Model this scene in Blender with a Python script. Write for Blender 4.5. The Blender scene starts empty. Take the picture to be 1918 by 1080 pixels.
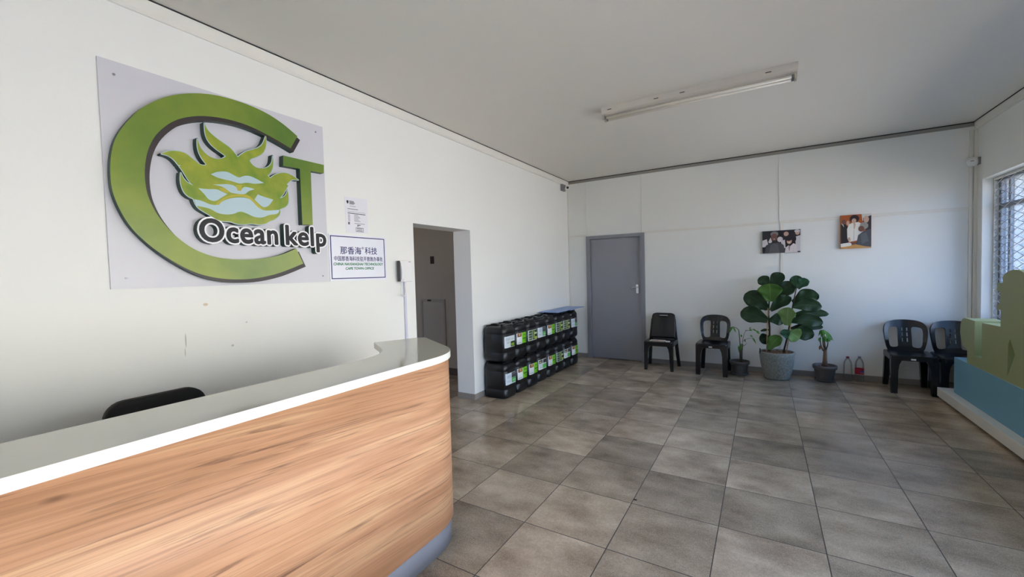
import bpy, bmesh, math, random
from mathutils import Vector, Matrix
from math import sin, cos, pi, radians
random.seed(7)
SC = bpy.context.scene
COL = SC.collection
# ------------------------------------------------------------------ camera
CAMP = (2.930, 0.0, 1.4843)
RT = Vector((0.8559462640079075, 0.5163428645413113, -0.02731372124370276))
UP = Vector((0.004611001237111098, 0.04520009282539303, 0.9989673119157442))
FW = Vector((-0.5170442261533311, 0.8551882821027479, -0.03630799299953231))
cd = bpy.data.cameras.new('camera'); cam = bpy.data.objects.new('camera', cd); COL.objects.link(cam)
cd.sensor_width = 36.0; cd.lens = 780.278 / 1918 * 36.0; cd.clip_start = 0.05; cd.clip_end = 200
m = Matrix((RT, UP, -FW)).transposed().to_4x4(); m.translation = CAMP; cam.matrix_world = m
SC.camera = cam
# ------------------------------------------------------------------ world, sun, daylight portals, exposure
ROOMY0, ROOMY1, ROOMX1, ROOMH = -1.9, 6.797, 5.0, 3.05
W1 = (3.35, 6.655, 0.80, 2.38)     # window opening in the right wall: y0 y1 z0 z1
W2 = (-1.4, 2.70, 0.0, 2.40)       # unseen glazed door opening, added in the right wall to let in light
wd = bpy.data.worlds.new('sky'); SC.world = wd; wd.use_nodes = True
nt = wd.node_tree; nt.nodes.clear()
tc = nt.nodes.new('ShaderNodeTexCoord'); sx = nt.nodes.new('ShaderNodeSeparateXYZ')
rp = nt.nodes.new('ShaderNodeValToRGB'); bg = nt.nodes.new('ShaderNodeBackground'); wo = nt.nodes.new('ShaderNodeOutputWorld')
nt.links.new(tc.outputs['Generated'], sx.inputs[0]); nt.links.new(sx.outputs['Z'], rp.inputs[0])
mr = nt.nodes.new('ShaderNodeMapRange'); mr.interpolation_type = 'SMOOTHSTEP'   # clear blue sky to the south, hazy white elsewhere
mr.inputs[1].default_value = -0.30; mr.inputs[2].default_value = -0.75; mr.inputs[3].default_value = 0.0; mr.inputs[4].default_value = 1.0
mb = nt.nodes.new('ShaderNodeMix'); mb.data_type = 'RGBA'; mb.inputs[7].default_value = (0.34, 0.66, 1.30, 1)
nt.links.new(sx.outputs['Y'], mr.inputs[0]); nt.links.new(mr.outputs[0], mb.inputs[0]); nt.links.new(rp.outputs[0], mb.inputs[6]); nt.links.new(mb.outputs[2], bg.inputs[0]); nt.links.new(bg.outputs[0], wo.inputs[0])
els = rp.color_ramp.elements
els[0].position = 0.0; els[0].color = (1.0, 0.93, 0.84, 1)
els[1].position = 0.85; els[1].color = (0.26, 0.62, 1.6, 1)
for p_, c_ in ((0.28, (0.90, 0.90, 0.92, 1)), (0.50, (0.40, 0.76, 1.45, 1))):
    e_ = els.new(p_); e_.color = c_
bg.inputs[1].default_value = 6.3
sd = bpy.data.lights.new('sun', 'SUN'); sun = bpy.data.objects.new('sun', sd); COL.objects.link(sun)
sd.energy = 30.0; sd.angle = 0.009; sd.color = (1.0, 0.90, 0.78)
sun.rotation_euler = Vector((0.55, -0.25, -0.80)).to_track_quat('-Z', 'Y').to_euler()
def portal(name, loc, size, direction):
    l = bpy.data.lights.new(name, 'AREA'); l.shape = 'RECTANGLE'; l.size, l.size_y = size; l.cycles.is_portal = True
    o = bpy.data.objects.new(name, l); COL.objects.link(o); o.location = loc
    o.rotation_euler = Vector(direction).to_track_quat('-Z', 'Z').to_euler()
portal('portal_window', (5.2, (W1[0]+W1[1])/2, (W1[2]+W1[3])/2), (W1[1]-W1[0], W1[3]-W1[2]), (-1, 0, 0))
portal('portal_door', (5.2, (W2[0]+W2[1])/2, 1.2), (W2[1]-W2[0], 2.4), (-1, 0, 0))
portal('portal_corridor', (-2.85, 1.35, 1.5), (.7, 1.2), (1, 0, 0))  # daylight for the added opening in the unseen corridor wall
vs = SC.view_settings
vs.view_transform = 'Standard'; vs.look = 'None'; vs.gamma = 1.0; vs.use_curve_mapping = False
vs.exposure = 0.74
SC.cycles.use_denoising = True
SC.cycles.max_bounces = 14; SC.cycles.diffuse_bounces = 8; SC.cycles.transparent_max_bounces = 24
SC.cycles.sample_clamp_indirect = 8.0; SC.cycles.caustics_reflective = False; SC.cycles.caustics_refractive = False

# ------------------------------------------------------------------ materials
def lin(c):
    return tuple((v/255/12.92 if v/255 <= 0.04045 else ((v/255+0.055)/1.055)**2.4) for v in c) + (1,)
MATS = {}
def nmat(name):
    mt = bpy.data.materials.new(name); mt.use_nodes = True
    return mt, mt.node_tree, mt.node_tree.nodes['Principled BSDF']
def mat(name, rgb, rough=0.5, var=0.04, scale=6.0, metal=0.0, spec=0.5, bump=0.0, bscale=60.0):
    """plain paint or plastic with a faint procedural unevenness"""
    if name in MATS: return MATS[name]
    mt, t, b = nmat(name)
    b.inputs['Roughness'].default_value = rough; b.inputs['Metallic'].default_value = metal
    b.inputs['Specular IOR Level'].default_value = spec
    co = t.nodes.new('ShaderNodeTexCoord'); nz = t.nodes.new('ShaderNodeTexNoise'); nz.inputs['Scale'].default_value = scale; nz.inputs['Detail'].default_value = 4
    mx = t.nodes.new('ShaderNodeMix'); mx.data_type = 'RGBA'
    c = lin(rgb); mx.inputs[6].default_value = tuple(v*(1-var) for v in c[:3])+(1,); mx.inputs[7].default_value = tuple(min(1, v*(1+var)) for v in c[:3])+(1,)
    t.links.new(co.outputs['Object'], nz.inputs['Vector']); t.links.new(nz.outputs['Fac'], mx.inputs[0]); t.links.new(mx.outputs[2], b.inputs['Base Color'])
    if bump:
        n2 = t.nodes.new('ShaderNodeTexNoise'); n2.inputs['Scale'].default_value = bscale; bp = t.nodes.new('ShaderNodeBump'); bp.inputs['Strength'].default_value = bump; bp.inputs['Distance'].default_value = 0.01
        t.links.new(co.outputs['Object'], n2.inputs['Vector']); t.links.new(n2.outputs['Fac'], bp.inputs['Height']); t.links.new(bp.outputs[0], b.inputs['Normal'])
    MATS[name] = mt
    return mt
def col2(name, ra, rb, scale, rough=0.5, stretch=(1, 1, 1), lo=0.35, hi=0.65, spec=0.5, detail=5, bump=0.0):
    if name in MATS: return MATS[name]
    mt, t, b = nmat(name); b.inputs['Roughness'].default_value = rough; b.inputs['Specular IOR Level'].default_value = spec
    co = t.nodes.new('ShaderNodeTexCoord'); mp = t.nodes.new('ShaderNodeMapping'); mp.inputs['Scale'].default_value = stretch
    nz = t.nodes.new('ShaderNodeTexNoise'); nz.inputs['Scale'].default_value = scale; nz.inputs['Detail'].default_value = detail
    r = t.nodes.new('ShaderNodeValToRGB'); r.color_ramp.elements[0].position = lo; r.color_ramp.elements[1].position = hi
    r.color_ramp.elements[0].color = lin(ra); r.color_ramp.elements[1].color = lin(rb)
    t.links.new(co.outputs['Object'], mp.inputs[0]); t.links.new(mp.outputs[0], nz.inputs['Vector']); t.links.new(nz.outputs['Fac'], r.inputs[0]); t.links.new(r.outputs[0], b.inputs['Base Color'])
    if bump:
        bp = t.nodes.new('ShaderNodeBump'); bp.inputs['Strength'].default_value = bump; bp.inputs['Distance'].default_value = 0.01
        t.links.new(nz.outputs['Fac'], bp.inputs['Height']); t.links.new(bp.outputs[0], b.inputs['Normal'])
    MATS[name] = mt
    return mt
def clear_mat(name, tint, gloss, rough=0.03):
    if name in MATS: return MATS[name]
    mt = bpy.data.materials.new(name); mt.use_nodes = True; t = mt.node_tree; t.nodes.clear()
    tr = t.nodes.new('ShaderNodeBsdfTransparent'); tr.inputs[0].default_value = tint
    gl = t.nodes.new('ShaderNodeBsdfGlossy'); gl.inputs['Roughness'].default_value = rough
    fr = t.nodes.new('ShaderNodeFresnel'); fr.inputs[0].default_value = 1.45
    mu = t.nodes.new('ShaderNodeMath'); mu.operation = 'MULTIPLY'; mu.inputs[1].default_value = gloss
    ms = t.nodes.new('ShaderNodeMixShader'); o = t.nodes.new('ShaderNodeOutputMaterial')
    t.links.new(fr.outputs[0], mu.inputs[0]); t.links.new(mu.outputs[0], ms.inputs[0]); t.links.new(tr.outputs[0], ms.inputs[1]); t.links.new(gl.outputs[0], ms.inputs[2]); t.links.new(ms.outputs[0], o.inputs[0])
    MATS[name] = mt
    return mt
def floor_mat():
    mt, t, b = nmat('floor tile')
    N = t.nodes.new; L = t.links.new
    def math_(op, a, bb=None, c=None):
        n = N('ShaderNodeMath'); n.operation = op
        for i, v in enumerate((a, bb, c)):
            if v is None: continue
            if isinstance(v, (int, float)): n.inputs[i].default_value = v
            else: L(v, n.inputs[i])
        return n.outputs[0]
    g = N('ShaderNodeNewGeometry'); s = N('ShaderNodeSeparateXYZ'); L(g.outputs['Position'], s.inputs[0])
    u = math_('DIVIDE', math_('SUBTRACT', s.outputs[0], 1.2019-5), 0.5); v = math_('DIVIDE', math_('SUBTRACT', s.outputs[1], 2.1026-10), 0.5)
    fu, fv = math_('FRACT', u), math_('FRACT', v); iu, iv = math_('FLOOR', u), math_('FLOOR', v)
    e = math_('MINIMUM', math_('MINIMUM', fu, math_('SUBTRACT', 1.0, fu)), math_('MINIMUM', fv, math_('SUBTRACT', 1.0, fv)))
    grout = math_('LESS_THAN', e, 0.0052)
    cell = N('ShaderNodeCombineXYZ'); L(iu, cell.inputs[0]); L(iv, cell.inputs[1])
    wn = N('ShaderNodeTexWhiteNoise'); wn.noise_dimensions = '3D'; L(cell.outputs[0], wn.inputs['Vector'])
    # cloudy stone, different in every tile
    sh = N('ShaderNodeVectorMath'); sh.operation = 'MULTIPLY_ADD'; L(wn.outputs['Color'], sh.inputs[0]); sh.inputs[1].default_value = (40, 40, 40); L(g.outputs['Position'], sh.inputs[2])
    def tex(scale, detail, rough, vec):
        n = N('ShaderNodeTexNoise'); n.inputs['Scale'].default_value = scale; n.inputs['Detail'].default_value = detail; n.inputs['Roughness'].default_value = rough; L(vec, n.inputs['Vector']); return n.outputs['Fac']
    st = N('ShaderNodeVectorMath'); st.operation = 'MULTIPLY'; L(sh.outputs[0], st.inputs[0]); st.inputs[1].default_value = (0.85, 1.25, 1)
    c1 = tex(2.4, 2, 0.5, st.outputs[0]); c2 = tex(6.0, 4, 0.6, st.outputs[0]); c3 = tex(3.0, 3, 0.5, g.outputs['Position'])
    sp1 = tex(190, 2, 0.6, g.outputs['Position']); sp2 = tex(60, 3, 0.6, g.outputs['Position'])
    cloud = math_('ADD', math_('MULTIPLY', c1, 0.6), math_('MULTIPLY', c2, 0.4))
    r1 = N('ShaderNodeValToRGB'); r1.color_ramp.elements[0].position = 0.30; r1.color_ramp.elements[1].position = 0.68
    r1.color_ramp.elements[0].color = lin((116, 98, 80)); r1.color_ramp.elements[1].color = lin((192, 174, 151)); L(cloud, r1.inputs[0])
    tone = math_('MULTIPLY_ADD', wn.outputs['Value'], 0.46, 0.76)
    fine = math_('ADD', math_('MULTIPLY_ADD', sp1, 0.9, 0.25), math_('MULTIPLY', sp2, 0.6))
    k = math_('MULTIPLY', tone, fine)
    vm = N('ShaderNodeVectorMath'); vm.operation = 'SCALE'; L(r1.outputs[0], vm.inputs[0]); L(k, vm.inputs['Scale'])
    gq = N('ShaderNodeMapRange'); gq.inputs[1].default_value = 0.58; gq.inputs[2].default_value = 0.66; gq.inputs[3].default_value = 0; gq.inputs[4].default_value = 0.5; L(sp1, gq.inputs[0])
    m1 = N('ShaderNodeMix'); m1.data_type = 'RGBA'; L(gq.outputs[0], m1.inputs[0]); L(vm.outputs[0], m1.inputs[6]); m1.inputs[7].default_value = lin((196, 180, 162))
    m2 = N('ShaderNodeMix'); m2.data_type = 'RGBA'; L(grout, m2.inputs[0]); L(m1.outputs[2], m2.inputs[6]); m2.inputs[7].default_value = lin((56, 48, 41))
    L(m2.outputs[2], b.inputs['Base Color'])
    ro = 0.20; L(math_('MULTIPLY_ADD', grout, 0.5, ro), b.inputs['Roughness'])
    bp = N('ShaderNodeBump'); bp.inputs['Strength'].default_value = 0.25; bp.inputs['Distance'].default_value = 0.004
    L(math_('SUBTRACT', math_('MULTIPLY', sp1, 0.3), grout), bp.inputs['Height']); L(bp.outputs[0], b.inputs['Normal'])
    b.inputs['Specular IOR Level'].default_value = 0.5
    return mt
def wood_mat():
    mt, t, b = nmat('oak laminate'); N = t.nodes.new; L = t.links.new
    uv = N('ShaderNodeUVMap'); uv.uv_map = 'UVMap'
    mp = N('ShaderNodeMapping'); mp.inputs['Rotation'].default_value = (0, 0, radians(4.2)); L(uv.outputs[0], mp.inputs[0])
    def noise(scale, sc, detail=4, dist=0.0, rough=0.5):
        m2 = N('ShaderNodeMapping'); m2.inputs['Scale'].default_value = sc; L(mp.outputs[0], m2.inputs[0])
        n = N('ShaderNodeTexNoise'); n.inputs['Scale'].default_value = scale; n.inputs['Detail'].default_value = detail; n.inputs['Distortion'].default_value = dist; n.inputs['Roughness'].default_value = rough
        L(m2.outputs[0], n.inputs['Vector']); return n.outputs['Fac']
    broad = noise(2.2, (0.5, 4.5, 1), 3, 0.3); streak = noise(5, (0.25, 17, 1), 5, 0.6, 0.6); fine = noise(14, (0.35, 30, 1), 3, 0.2); dark = noise(3.0, (0.45, 15, 1), 5, 1.0, 0.6)
    r = N('ShaderNodeValToRGB'); r.color_ramp.elements[0].position = 0.3; r.color_ramp.elements[1].position = 0.72
    r.color_ramp.elements[0].color = lin((176, 130, 96)); r.color_ramp.elements[1].color = lin((220, 182, 142))
    e = r.color_ramp.elements.new(0.5); e.color = lin((202, 154, 120))
    L(broad, r.inputs[0])
    def mixc(fac, a, colr, mode='MIX'):
        mm = N('ShaderNodeMix'); mm.data_type = 'RGBA'; mm.blend_type = mode; L(fac, mm.inputs[0]); L(a, mm.inputs[6]); mm.inputs[7].default_value = colr; return mm.outputs[2]
    def ramp(fac, lo, hi, mul):
        q = N('ShaderNodeMapRange'); q.inputs[1].default_value = lo; q.inputs[2].default_value = hi; q.inputs[3].default_value = 0; q.inputs[4].default_value = mul; L(fac, q.inputs[0]); return q.outputs[0]
    c = mixc(ramp(streak, 0.46, 0.70, 0.75), r.outputs[0], lin((160, 118, 90)))
    c = mixc(ramp(fine, 0.50, 0.70, 0.6), c, lin((172, 128, 96)))
    c = mixc(ramp(dark, 0.57, 0.70, 0.85), c, lin((112, 82, 66)))
    # a few knots
    m3 = N('ShaderNodeMapping'); m3.inputs['Scale'].default_value = (1.15, 3.6, 1); L(mp.outputs[0], m3.inputs[0])
    vo = N('ShaderNodeTexVoronoi'); vo.inputs['Scale'].default_value = 1.6; L(m3.outputs[0], vo.inputs['Vector'])
    c = mixc(ramp(vo.outputs['Distance'], 0.06, 0.0, 0.85), c, lin((88, 60, 46)))
    L(c, b.inputs['Base Color']); b.inputs['Roughness'].default_value = 0.45; b.inputs['Specular IOR Level'].default_value = 0.35
    return mt
def wall_mat(name, rgb, marks=False):
    mt, t, b = nmat(name); N = t.nodes.new; L = t.links.new
    g = N('ShaderNodeNewGeometry'); n = N('ShaderNodeTexNoise'); n.inputs['Scale'].default_value = 1.3; n.inputs['Detail'].default_value = 6; L(g.outputs['Position'], n.inputs['Vector'])
    mx = N('ShaderNodeMix'); mx.data_type = 'RGBA'; c = lin(rgb); mx.inputs[6].default_value = tuple(v*0.965 for v in c[:3])+(1,); mx.inputs[7].default_value = c; L(n.outputs['Fac'], mx.inputs[0])
    out = mx.outputs[2]
    if marks:   # scuffs and small stains on the paint
        n2 = N('ShaderNodeTexNoise'); n2.inputs['Scale'].default_value = 9; n2.inputs['Detail'].default_value = 8; n2.inputs['Roughness'].default_value = 0.75; L(g.outputs['Position'], n2.inputs['Vector'])
        q = N('ShaderNodeMapRange'); q.inputs[1].default_value = 0.68; q.inputs[2].default_value = 0.78; q.inputs[3].default_value = 0; q.inputs[4].default_value = 0.12; L(n2.outputs['Fac'], q.inputs[0])
        m2 = N('ShaderNodeMix'); m2.data_type = 'RGBA'; L(q.outputs[0], m2.inputs[0]); L(out, m2.inputs[6]); m2.inputs[7].default_value = lin((150, 140, 125)); out = m2.outputs[2]
        def spot(y, z, sy, sz, colr, k):
            nonlocal out
            s = N('ShaderNodeVectorMath'); s.operation = 'SUBTRACT'; L(g.outputs['Position'], s.inputs[0]); s.inputs[1].default_value = (0, y, z)
            d = N('ShaderNodeVectorMath'); d.operation = 'MULTIPLY'; L(s.outputs[0], d.inputs[0]); d.inputs[1].default_value = (0, 1/sy, 1/sz)
            ln = N('ShaderNodeVectorMath'); ln.operation = 'LENGTH'; L(d.outputs[0], ln.inputs[0])
            q = N('ShaderNodeMapRange'); q.inputs[1].default_value = 1.0; q.inputs[2].default_value = 0.6; q.inputs[3].default_value = 0; q.inputs[4].default_value = k; L(ln.outputs['Value'], q.inputs[0])
            mm = N('ShaderNodeMix'); mm.data_type = 'RGBA'; L(q.outputs[0], mm.inputs[0]); L(out, mm.inputs[6]); mm.inputs[7].default_value = lin(colr); out = mm.outputs[2]
        spot(1.210, 1.345, .016, .011, (196, 178, 150), .8); spot(1.098, 1.14, .004, .05, (120, 115, 110), .55); spot(1.092, 1.07, .003, .03, (130, 125, 118), .5)
        spot(1.44, 1.21, .008, .006, (150, 140, 130), .5); spot(0.80, 1.92, .012, .04, (200, 190, 172), .6); spot(1.35, 1.07, .010, .008, (150, 142, 132), .6)
    L(out, b.inputs['Base Color']); b.inputs['Roughness'].default_value = 0.6; b.inputs['Specular IOR Level'].default_value = 0.3
    n3 = N('ShaderNodeTexNoise'); n3.inputs['Scale'].default_value = 18; n3.inputs['Detail'].default_value = 5; L(g.outputs['Position'], n3.inputs['Vector'])
    bp = N('ShaderNodeBump'); bp.inputs['Strength'].default_value = 0.12; bp.inputs['Distance'].default_value = 0.01; L(n3.outputs['Fac'], bp.inputs['Height']); L(bp.outputs[0], b.inputs['Normal'])
    return mt
def leaf_mat(name, dark, light, rough=0.5):
    mt, t, b = nmat(name); N = t.nodes.new; L = t.links.new
    uv = N('ShaderNodeUVMap'); uv.uv_map = 'UVMap'; s = N('ShaderNodeSeparateXYZ'); L(uv.outputs[0], s.inputs[0])
    a = N('ShaderNodeMath'); a.operation = 'ABSOLUTE'; L(s.outputs[0], a.inputs[0])
    ve = N('ShaderNodeMath'); ve.operation = 'MULTIPLY_ADD'; L(a.outputs[0], ve.inputs[0]); ve.inputs[1].default_value = -0.45; L(s.outputs[1], ve.inputs[2])
    w = N('ShaderNodeMath'); w.operation = 'MULTIPLY'; L(ve.outputs[0], w.inputs[0]); w.inputs[1].default_value = 9.0
    f = N('ShaderNodeMath'); f.operation = 'FRACT'; L(w.outputs[0], f.inputs[0])
    v1 = N('ShaderNodeMath'); v1.operation = 'LESS_THAN'; L(f.outputs[0], v1.inputs[0]); v1.inputs[1].default_value = 0.10
    v2 = N('ShaderNodeMath'); v2.operation = 'LESS_THAN'; L(a.outputs[0], v2.inputs[0]); v2.inputs[1].default_value = 0.05
    mxv = N('ShaderNodeMath'); mxv.operation = 'MAXIMUM'; L(v1.outputs[0], mxv.inputs[0]); L(v2.outputs[0], mxv.inputs[1])
    k = N('ShaderNodeMath'); k.operation = 'MULTIPLY'; L(mxv.outputs[0], k.inputs[0]); k.inputs[1].default_value = 0.45
    m1 = N('ShaderNodeMix'); m1.data_type = 'RGBA'; L(k.outputs[0], m1.inputs[0]); m1.inputs[6].default_value = lin(dark); m1.inputs[7].default_value = lin(light)
    L(m1.outputs[2], b.inputs['Base Color']); b.inputs['Roughness'].default_value = rough; b.inputs['Specular IOR Level'].default_value = 0.4
    return mt

M_WALL = wall_mat('white wall paint', (233, 234, 231)); M_WALLM = wall_mat('white wall paint scuffed', (234, 235, 232), True)
M_CEIL = wall_mat('ceiling paint', (226, 222, 214)); M_FLOOR = floor_mat(); M_WOOD = wood_mat()
M_TRIM = mat('trim white', (226, 224, 217), 0.5); M_DARKGAP = mat('shadow gap', (45, 43, 40), 0.8)
M_SKIRT = mat('grey tile skirting', (140, 134, 128), 0.45, 0.12, 8)
M_DOOR = mat('grey door paint', (146, 148, 157), 0.42, 0.03); M_DFRAME = mat('grey frame paint', (136, 138, 146), 0.42, 0.03)
M_CHROME = mat('chrome', (215, 215, 218), 0.18, 0.02, metal=1.0); M_STEEL = mat('steel', (140, 142, 145), 0.4, 0.05, metal=0.8)
M_BLACK = mat('black plastic', (15, 15, 18), 0.32, 0.1); M_CHAIR = mat('black chair plastic', (14, 15, 20), 0.26, 0.1)
M_DRUM = mat('black drum plastic', (17, 17, 20), 0.36, 0.15, 9)
M_TOP = mat('white worktop', (196, 196, 186), 0.07, 0.01, spec=0.55); M_TOPEDGE = mat('white worktop edge', (244, 244, 238), 0.25, 0.01)  # top greyer than its edge: the weaker light on it is put into the colour
M_KICK = mat('grey plinth laminate', (108, 110, 119), 0.4, 0.03); M_CARC = mat('dark carcass', (40, 38, 37), 0.6)
M_WHITEP = mat('white plastic', (232, 232, 232), 0.35, 0.02); M_GREYP = mat('grey plastic', (130, 132, 136), 0.4, 0.03)
M_PAPER = mat('paper', (226, 226, 234), 0.6, 0.01); M_INK = mat('black print', (32, 32, 36), 0.6); M_INK2 = mat('grey print', (96, 96, 104), 0.6)
M_NAVY = mat('navy print', (28, 34, 104), 0.5); M_GREENINK = mat('green print', (22, 120, 74), 0.5)
M_SIGN = mat('sign board', (205, 205, 212), 0.35, 0.01); M_SIDE = mat('dark green edge', (22, 62, 46), 0.5, 0.06); M_BROWN = mat('brown black print', (46, 38, 38), 0.4, 0.05)
M_LIME = col2('lime sign print', (84, 118, 44), (142, 156, 56), 1.7, 0.3, lo=0.3, hi=0.7); M_LIME2 = col2('kelp green print', (112, 142, 42), (160, 164, 52), 9, 0.3, lo=0.3, hi=0.7)
M_PALE = mat('pale blue print', (176, 200, 208), 0.3, 0.02); M_YEL = mat('mustard print', (176, 168, 56), 0.3, 0.05); M_LETW = mat('white letter face', (240, 240, 242), 0.3, 0.01)
M_GLASS = clear_mat('window glass', (0.96, 0.98, 0.98, 1), 0.8); M_PET = clear_mat('clear bottle plastic', (0.955, 0.965, 0.965, 1), 0.7, 0.15)
M_FRAME = mat('grey window steel', (124, 128, 134), 0.45, 0.05); M_WIRE = mat('galvanised wire', (196, 198, 202), 0.4, 0.06)

# ------------------------------------------------------------------ geometry helpers
class G:
    """collects shapes for one mesh object"""
    def __init__(s): s.bm = bmesh.new()
    def quad(s, pts, mi=0, smooth=False):
        f = s.bm.faces.new([s.bm.verts.new(p) for p in pts]); f.material_index = mi; f.smooth = smooth; return f
    def box(s, a, b, mi=0, bevel=0.0, seg=2):
        x0, y0, z0 = a; x1, y1, z1 = b
        v = [s.bm.verts.new(p) for p in ((x0,y0,z0),(x1,y0,z0),(x1,y1,z0),(x0,y1,z0),(x0,y0,z1),(x1,y0,z1),(x1,y1,z1),(x0,y1,z1))]
        fs = [s.bm.faces.new([v[i] for i in q]) for q in ((3,2,1,0),(4,5,6,7),(0,1,5,4),(1,2,6,5),(2,3,7,6),(3,0,4,7))]
        for f in fs: f.material_index = mi
        if bevel:
            es = list({e for f in fs for e in f.edges})
            r = bmesh.ops.bevel(s.bm, geom=es, offset=bevel, segments=seg, profile=0.5, affect='EDGES')
            for f in r['faces']: f.material_index = mi
        return s
    def rings(s, rings, mi=0, cap0=True, cap1=True, smooth=True, closed=True):
        vs = [[s.bm.verts.new(p) for p in r] for r in rings]; n = len(vs[0])
        for a, b in zip(vs, vs[1:]):
            for i in range(n if closed else n-1):
                f = s.bm.faces.new((a[i], a[(i+1) % n], b[(i+1) % n], b[i])); f.material_index = mi; f.smooth = smooth
        if cap0: f = s.bm.faces.new(vs[0][::-1]); f.material_index = mi
        if cap1: f = s.bm.faces.new(vs[-1]); f.material_index = mi
        return s
    def tube(s, pts, r, n=8, mi=0, smooth=True):
        pts = [Vector(p) for p in pts]; rs = r if isinstance(r, (list, tuple)) else [r]*len(pts); rr = []
        ref = None
        for i, p in enumerate(pts):
            d = (pts[min(i+1, len(pts)-1)] - pts[max(i-1, 0)]).normalized()
            if ref is None: ref = Vector((0, 0, 1)) if abs(d.z) < 0.9 else Vector((1, 0, 0))
            a = d.cross(ref).normalized(); b = d.cross(a).normalized(); ref = -b if (-b).dot(ref) > 0 else b
            a = d.cross(ref).normalized(); b = a.cross(d)
            rr.append([p + (a*cos(2*pi*k/n) + b*sin(2*pi*k/n))*rs[i] for k in range(n)])
        return s.rings(rr, mi, smooth=smooth)
    def lathe(s, prof, c=(0, 0, 0), n=32, mi=0, smooth=True, sx=1.0, sy=1.0):
        rr = [[(c[0]+r*cos(2*pi*k/n)*sx, c[1]+r*sin(2*pi*k/n)*sy, c[2]+z) for k in range(n)] for r, z in prof]
        return s.rings(rr, mi, cap0=prof[0][0] > 1e-5, cap1=prof[-1][0] > 1e-5, smooth=smooth)
    def prism(s, poly, d0, d1, fn, mi=0, side=None, smooth_side=False):
        """extrude a 2-D polygon; fn(u, v, d) -> 3-D point; the d1 face is the front"""
        n = len(poly); a = [s.bm.verts.new(fn(u, v, d0)) for u, v in poly]; b = [s.bm.verts.new(fn(u, v, d1)) for u, v in poly]
        f1 = s.bm.faces.new(b); f1.material_index = mi; f0 = s.bm.faces.new(a[::-1]); f0.material_index = mi if side is None else side
        for i in range(n):
            f = s.bm.faces.new((a[i], a[(i+1) % n], b[(i+1) % n], b[i])); f.material_index = mi if side is None else side; f.smooth = smooth_side
        return f1
    def sheet(s, outer, holes, fn, mi=0):
        """flat shape with holes, mapped through fn(u, v)"""
        es = []
        for loop in [outer] + holes:
            vs = [s.bm.verts.new((u, v, 0)) for u, v in loop]
            es += [s.bm.edges.new((vs[i], vs[(i+1) % len(vs)])) for i in range(len(vs))]
        r = bmesh.ops.triangle_fill(s.bm, edges=es, use_beauty=True, use_dissolve=False)
        fs = [g for g in r['geom'] if isinstance(g, bmesh.types.BMFace)]; vs = {v for f in fs for v in f.verts}
        for f in fs: f.material_index = mi; f.smooth = False
        for v in vs: v.co = fn(v.co.x, v.co.y)
        return s
    def mesh(s, me, fn, mi=0):
        n0 = len(s.bm.verts); f0 = len(s.bm.faces); s.bm.from_mesh(me); s.bm.verts.ensure_lookup_table(); s.bm.faces.ensure_lookup_table()
        for v in s.bm.verts[n0:]: v.co = fn(*v.co)
        for f in s.bm.faces[f0:]: f.material_index = mi; f.smooth = False
        return s
def build(name, g, mats, parent=None, world=False, mods=None, recalc=True, **props):
    """link what g collected as ONE mesh object"""
    if world and parent is not None: bmesh.ops.translate(g.bm, vec=-Vector(parent['_loc']), verts=g.bm.verts[:])
    if recalc: bmesh.ops.recalc_face_normals(g.bm, faces=g.bm.faces[:])
    me = bpy.data.meshes.new(name); g.bm.to_mesh(me); g.bm.free()
    for mt in (mats if isinstance(mats, (list, tuple)) else [mats]): me.materials.append(mt)
    o = bpy.data.objects.new(name, me); COL.objects.link(o)
    if parent is not None:
        o.parent = parent; o['_loc'] = parent['_loc']
    else: o['_loc'] = (0, 0, 0)
    for k, v in props.items(): o[k] = v
    for kind, val in (mods or []):
        if kind == 'solid': q = o.modifiers.new('thickness', 'SOLIDIFY'); q.thickness = val; q.offset = 0
        if kind == 'bevel': q = o.modifiers.new('bevel', 'BEVEL'); q.width = val; q.segments = 2; q.limit_method = 'ANGLE'
        if kind == 'sub': q = o.modifiers.new('smooth', 'SUBSURF'); q.levels = val; q.render_levels = val
    return o
def thing(name, label, cat, loc=(0, 0, 0), rz=0.0, group=None, kind=None):
    o = bpy.data.objects.new(name, None); COL.objects.link(o); o.empty_display_size = 0.1
    o.location = loc; o.rotation_euler = (0, 0, rz); o['label'] = label; o['category'] = cat; o['_loc'] = tuple(loc)
    if group: o['group'] = group
    if kind: o['kind'] = kind
    return o
def tag(o, label, cat, group=None):
    o['label'] = label; o['category'] = cat
    if group: o['group'] = group
    return o
def dup(root, loc, rz, label, group=None):
    r = root.copy(); COL.objects.link(r); r.location = loc; r.rotation_euler = (0, 0, rz); r['label'] = label
    if group: r['group'] = group
    for ch in list(root.children):
        c = ch.copy(); COL.objects.link(c); c.parent = r
        for gch in list(ch.children):
            d = gch.copy(); COL.objects.link(d); d.parent = c
    return r
def struct(name, g, mats, parent=None, **kw):
    o = build(name, g, mats, parent, **kw); o['kind'] = 'structure'; return o
def chaikin(poly, it=2, sharp=50):
    for _ in range(it):
        n = len(poly); out = []
        for i in range(n):
            p, c, q = Vector(poly[i-1]), Vector(poly[i]), Vector(poly[(i+1) % n])
            a, b = (c-p), (q-c)
            ang = math.degrees(a.angle(b)) if a.length > 1e-9 and b.length > 1e-9 else 0
            if ang > sharp: out.append(tuple(c))
            else: out += [tuple(c.lerp(p, .25)), tuple(c.lerp(q, .25))]
        poly = out
    return poly
def ell(cx, cy, rx, ry, n=20): return [(cx+rx*cos(2*pi*k/n), cy+ry*sin(2*pi*k/n)) for k in range(n)]
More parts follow.
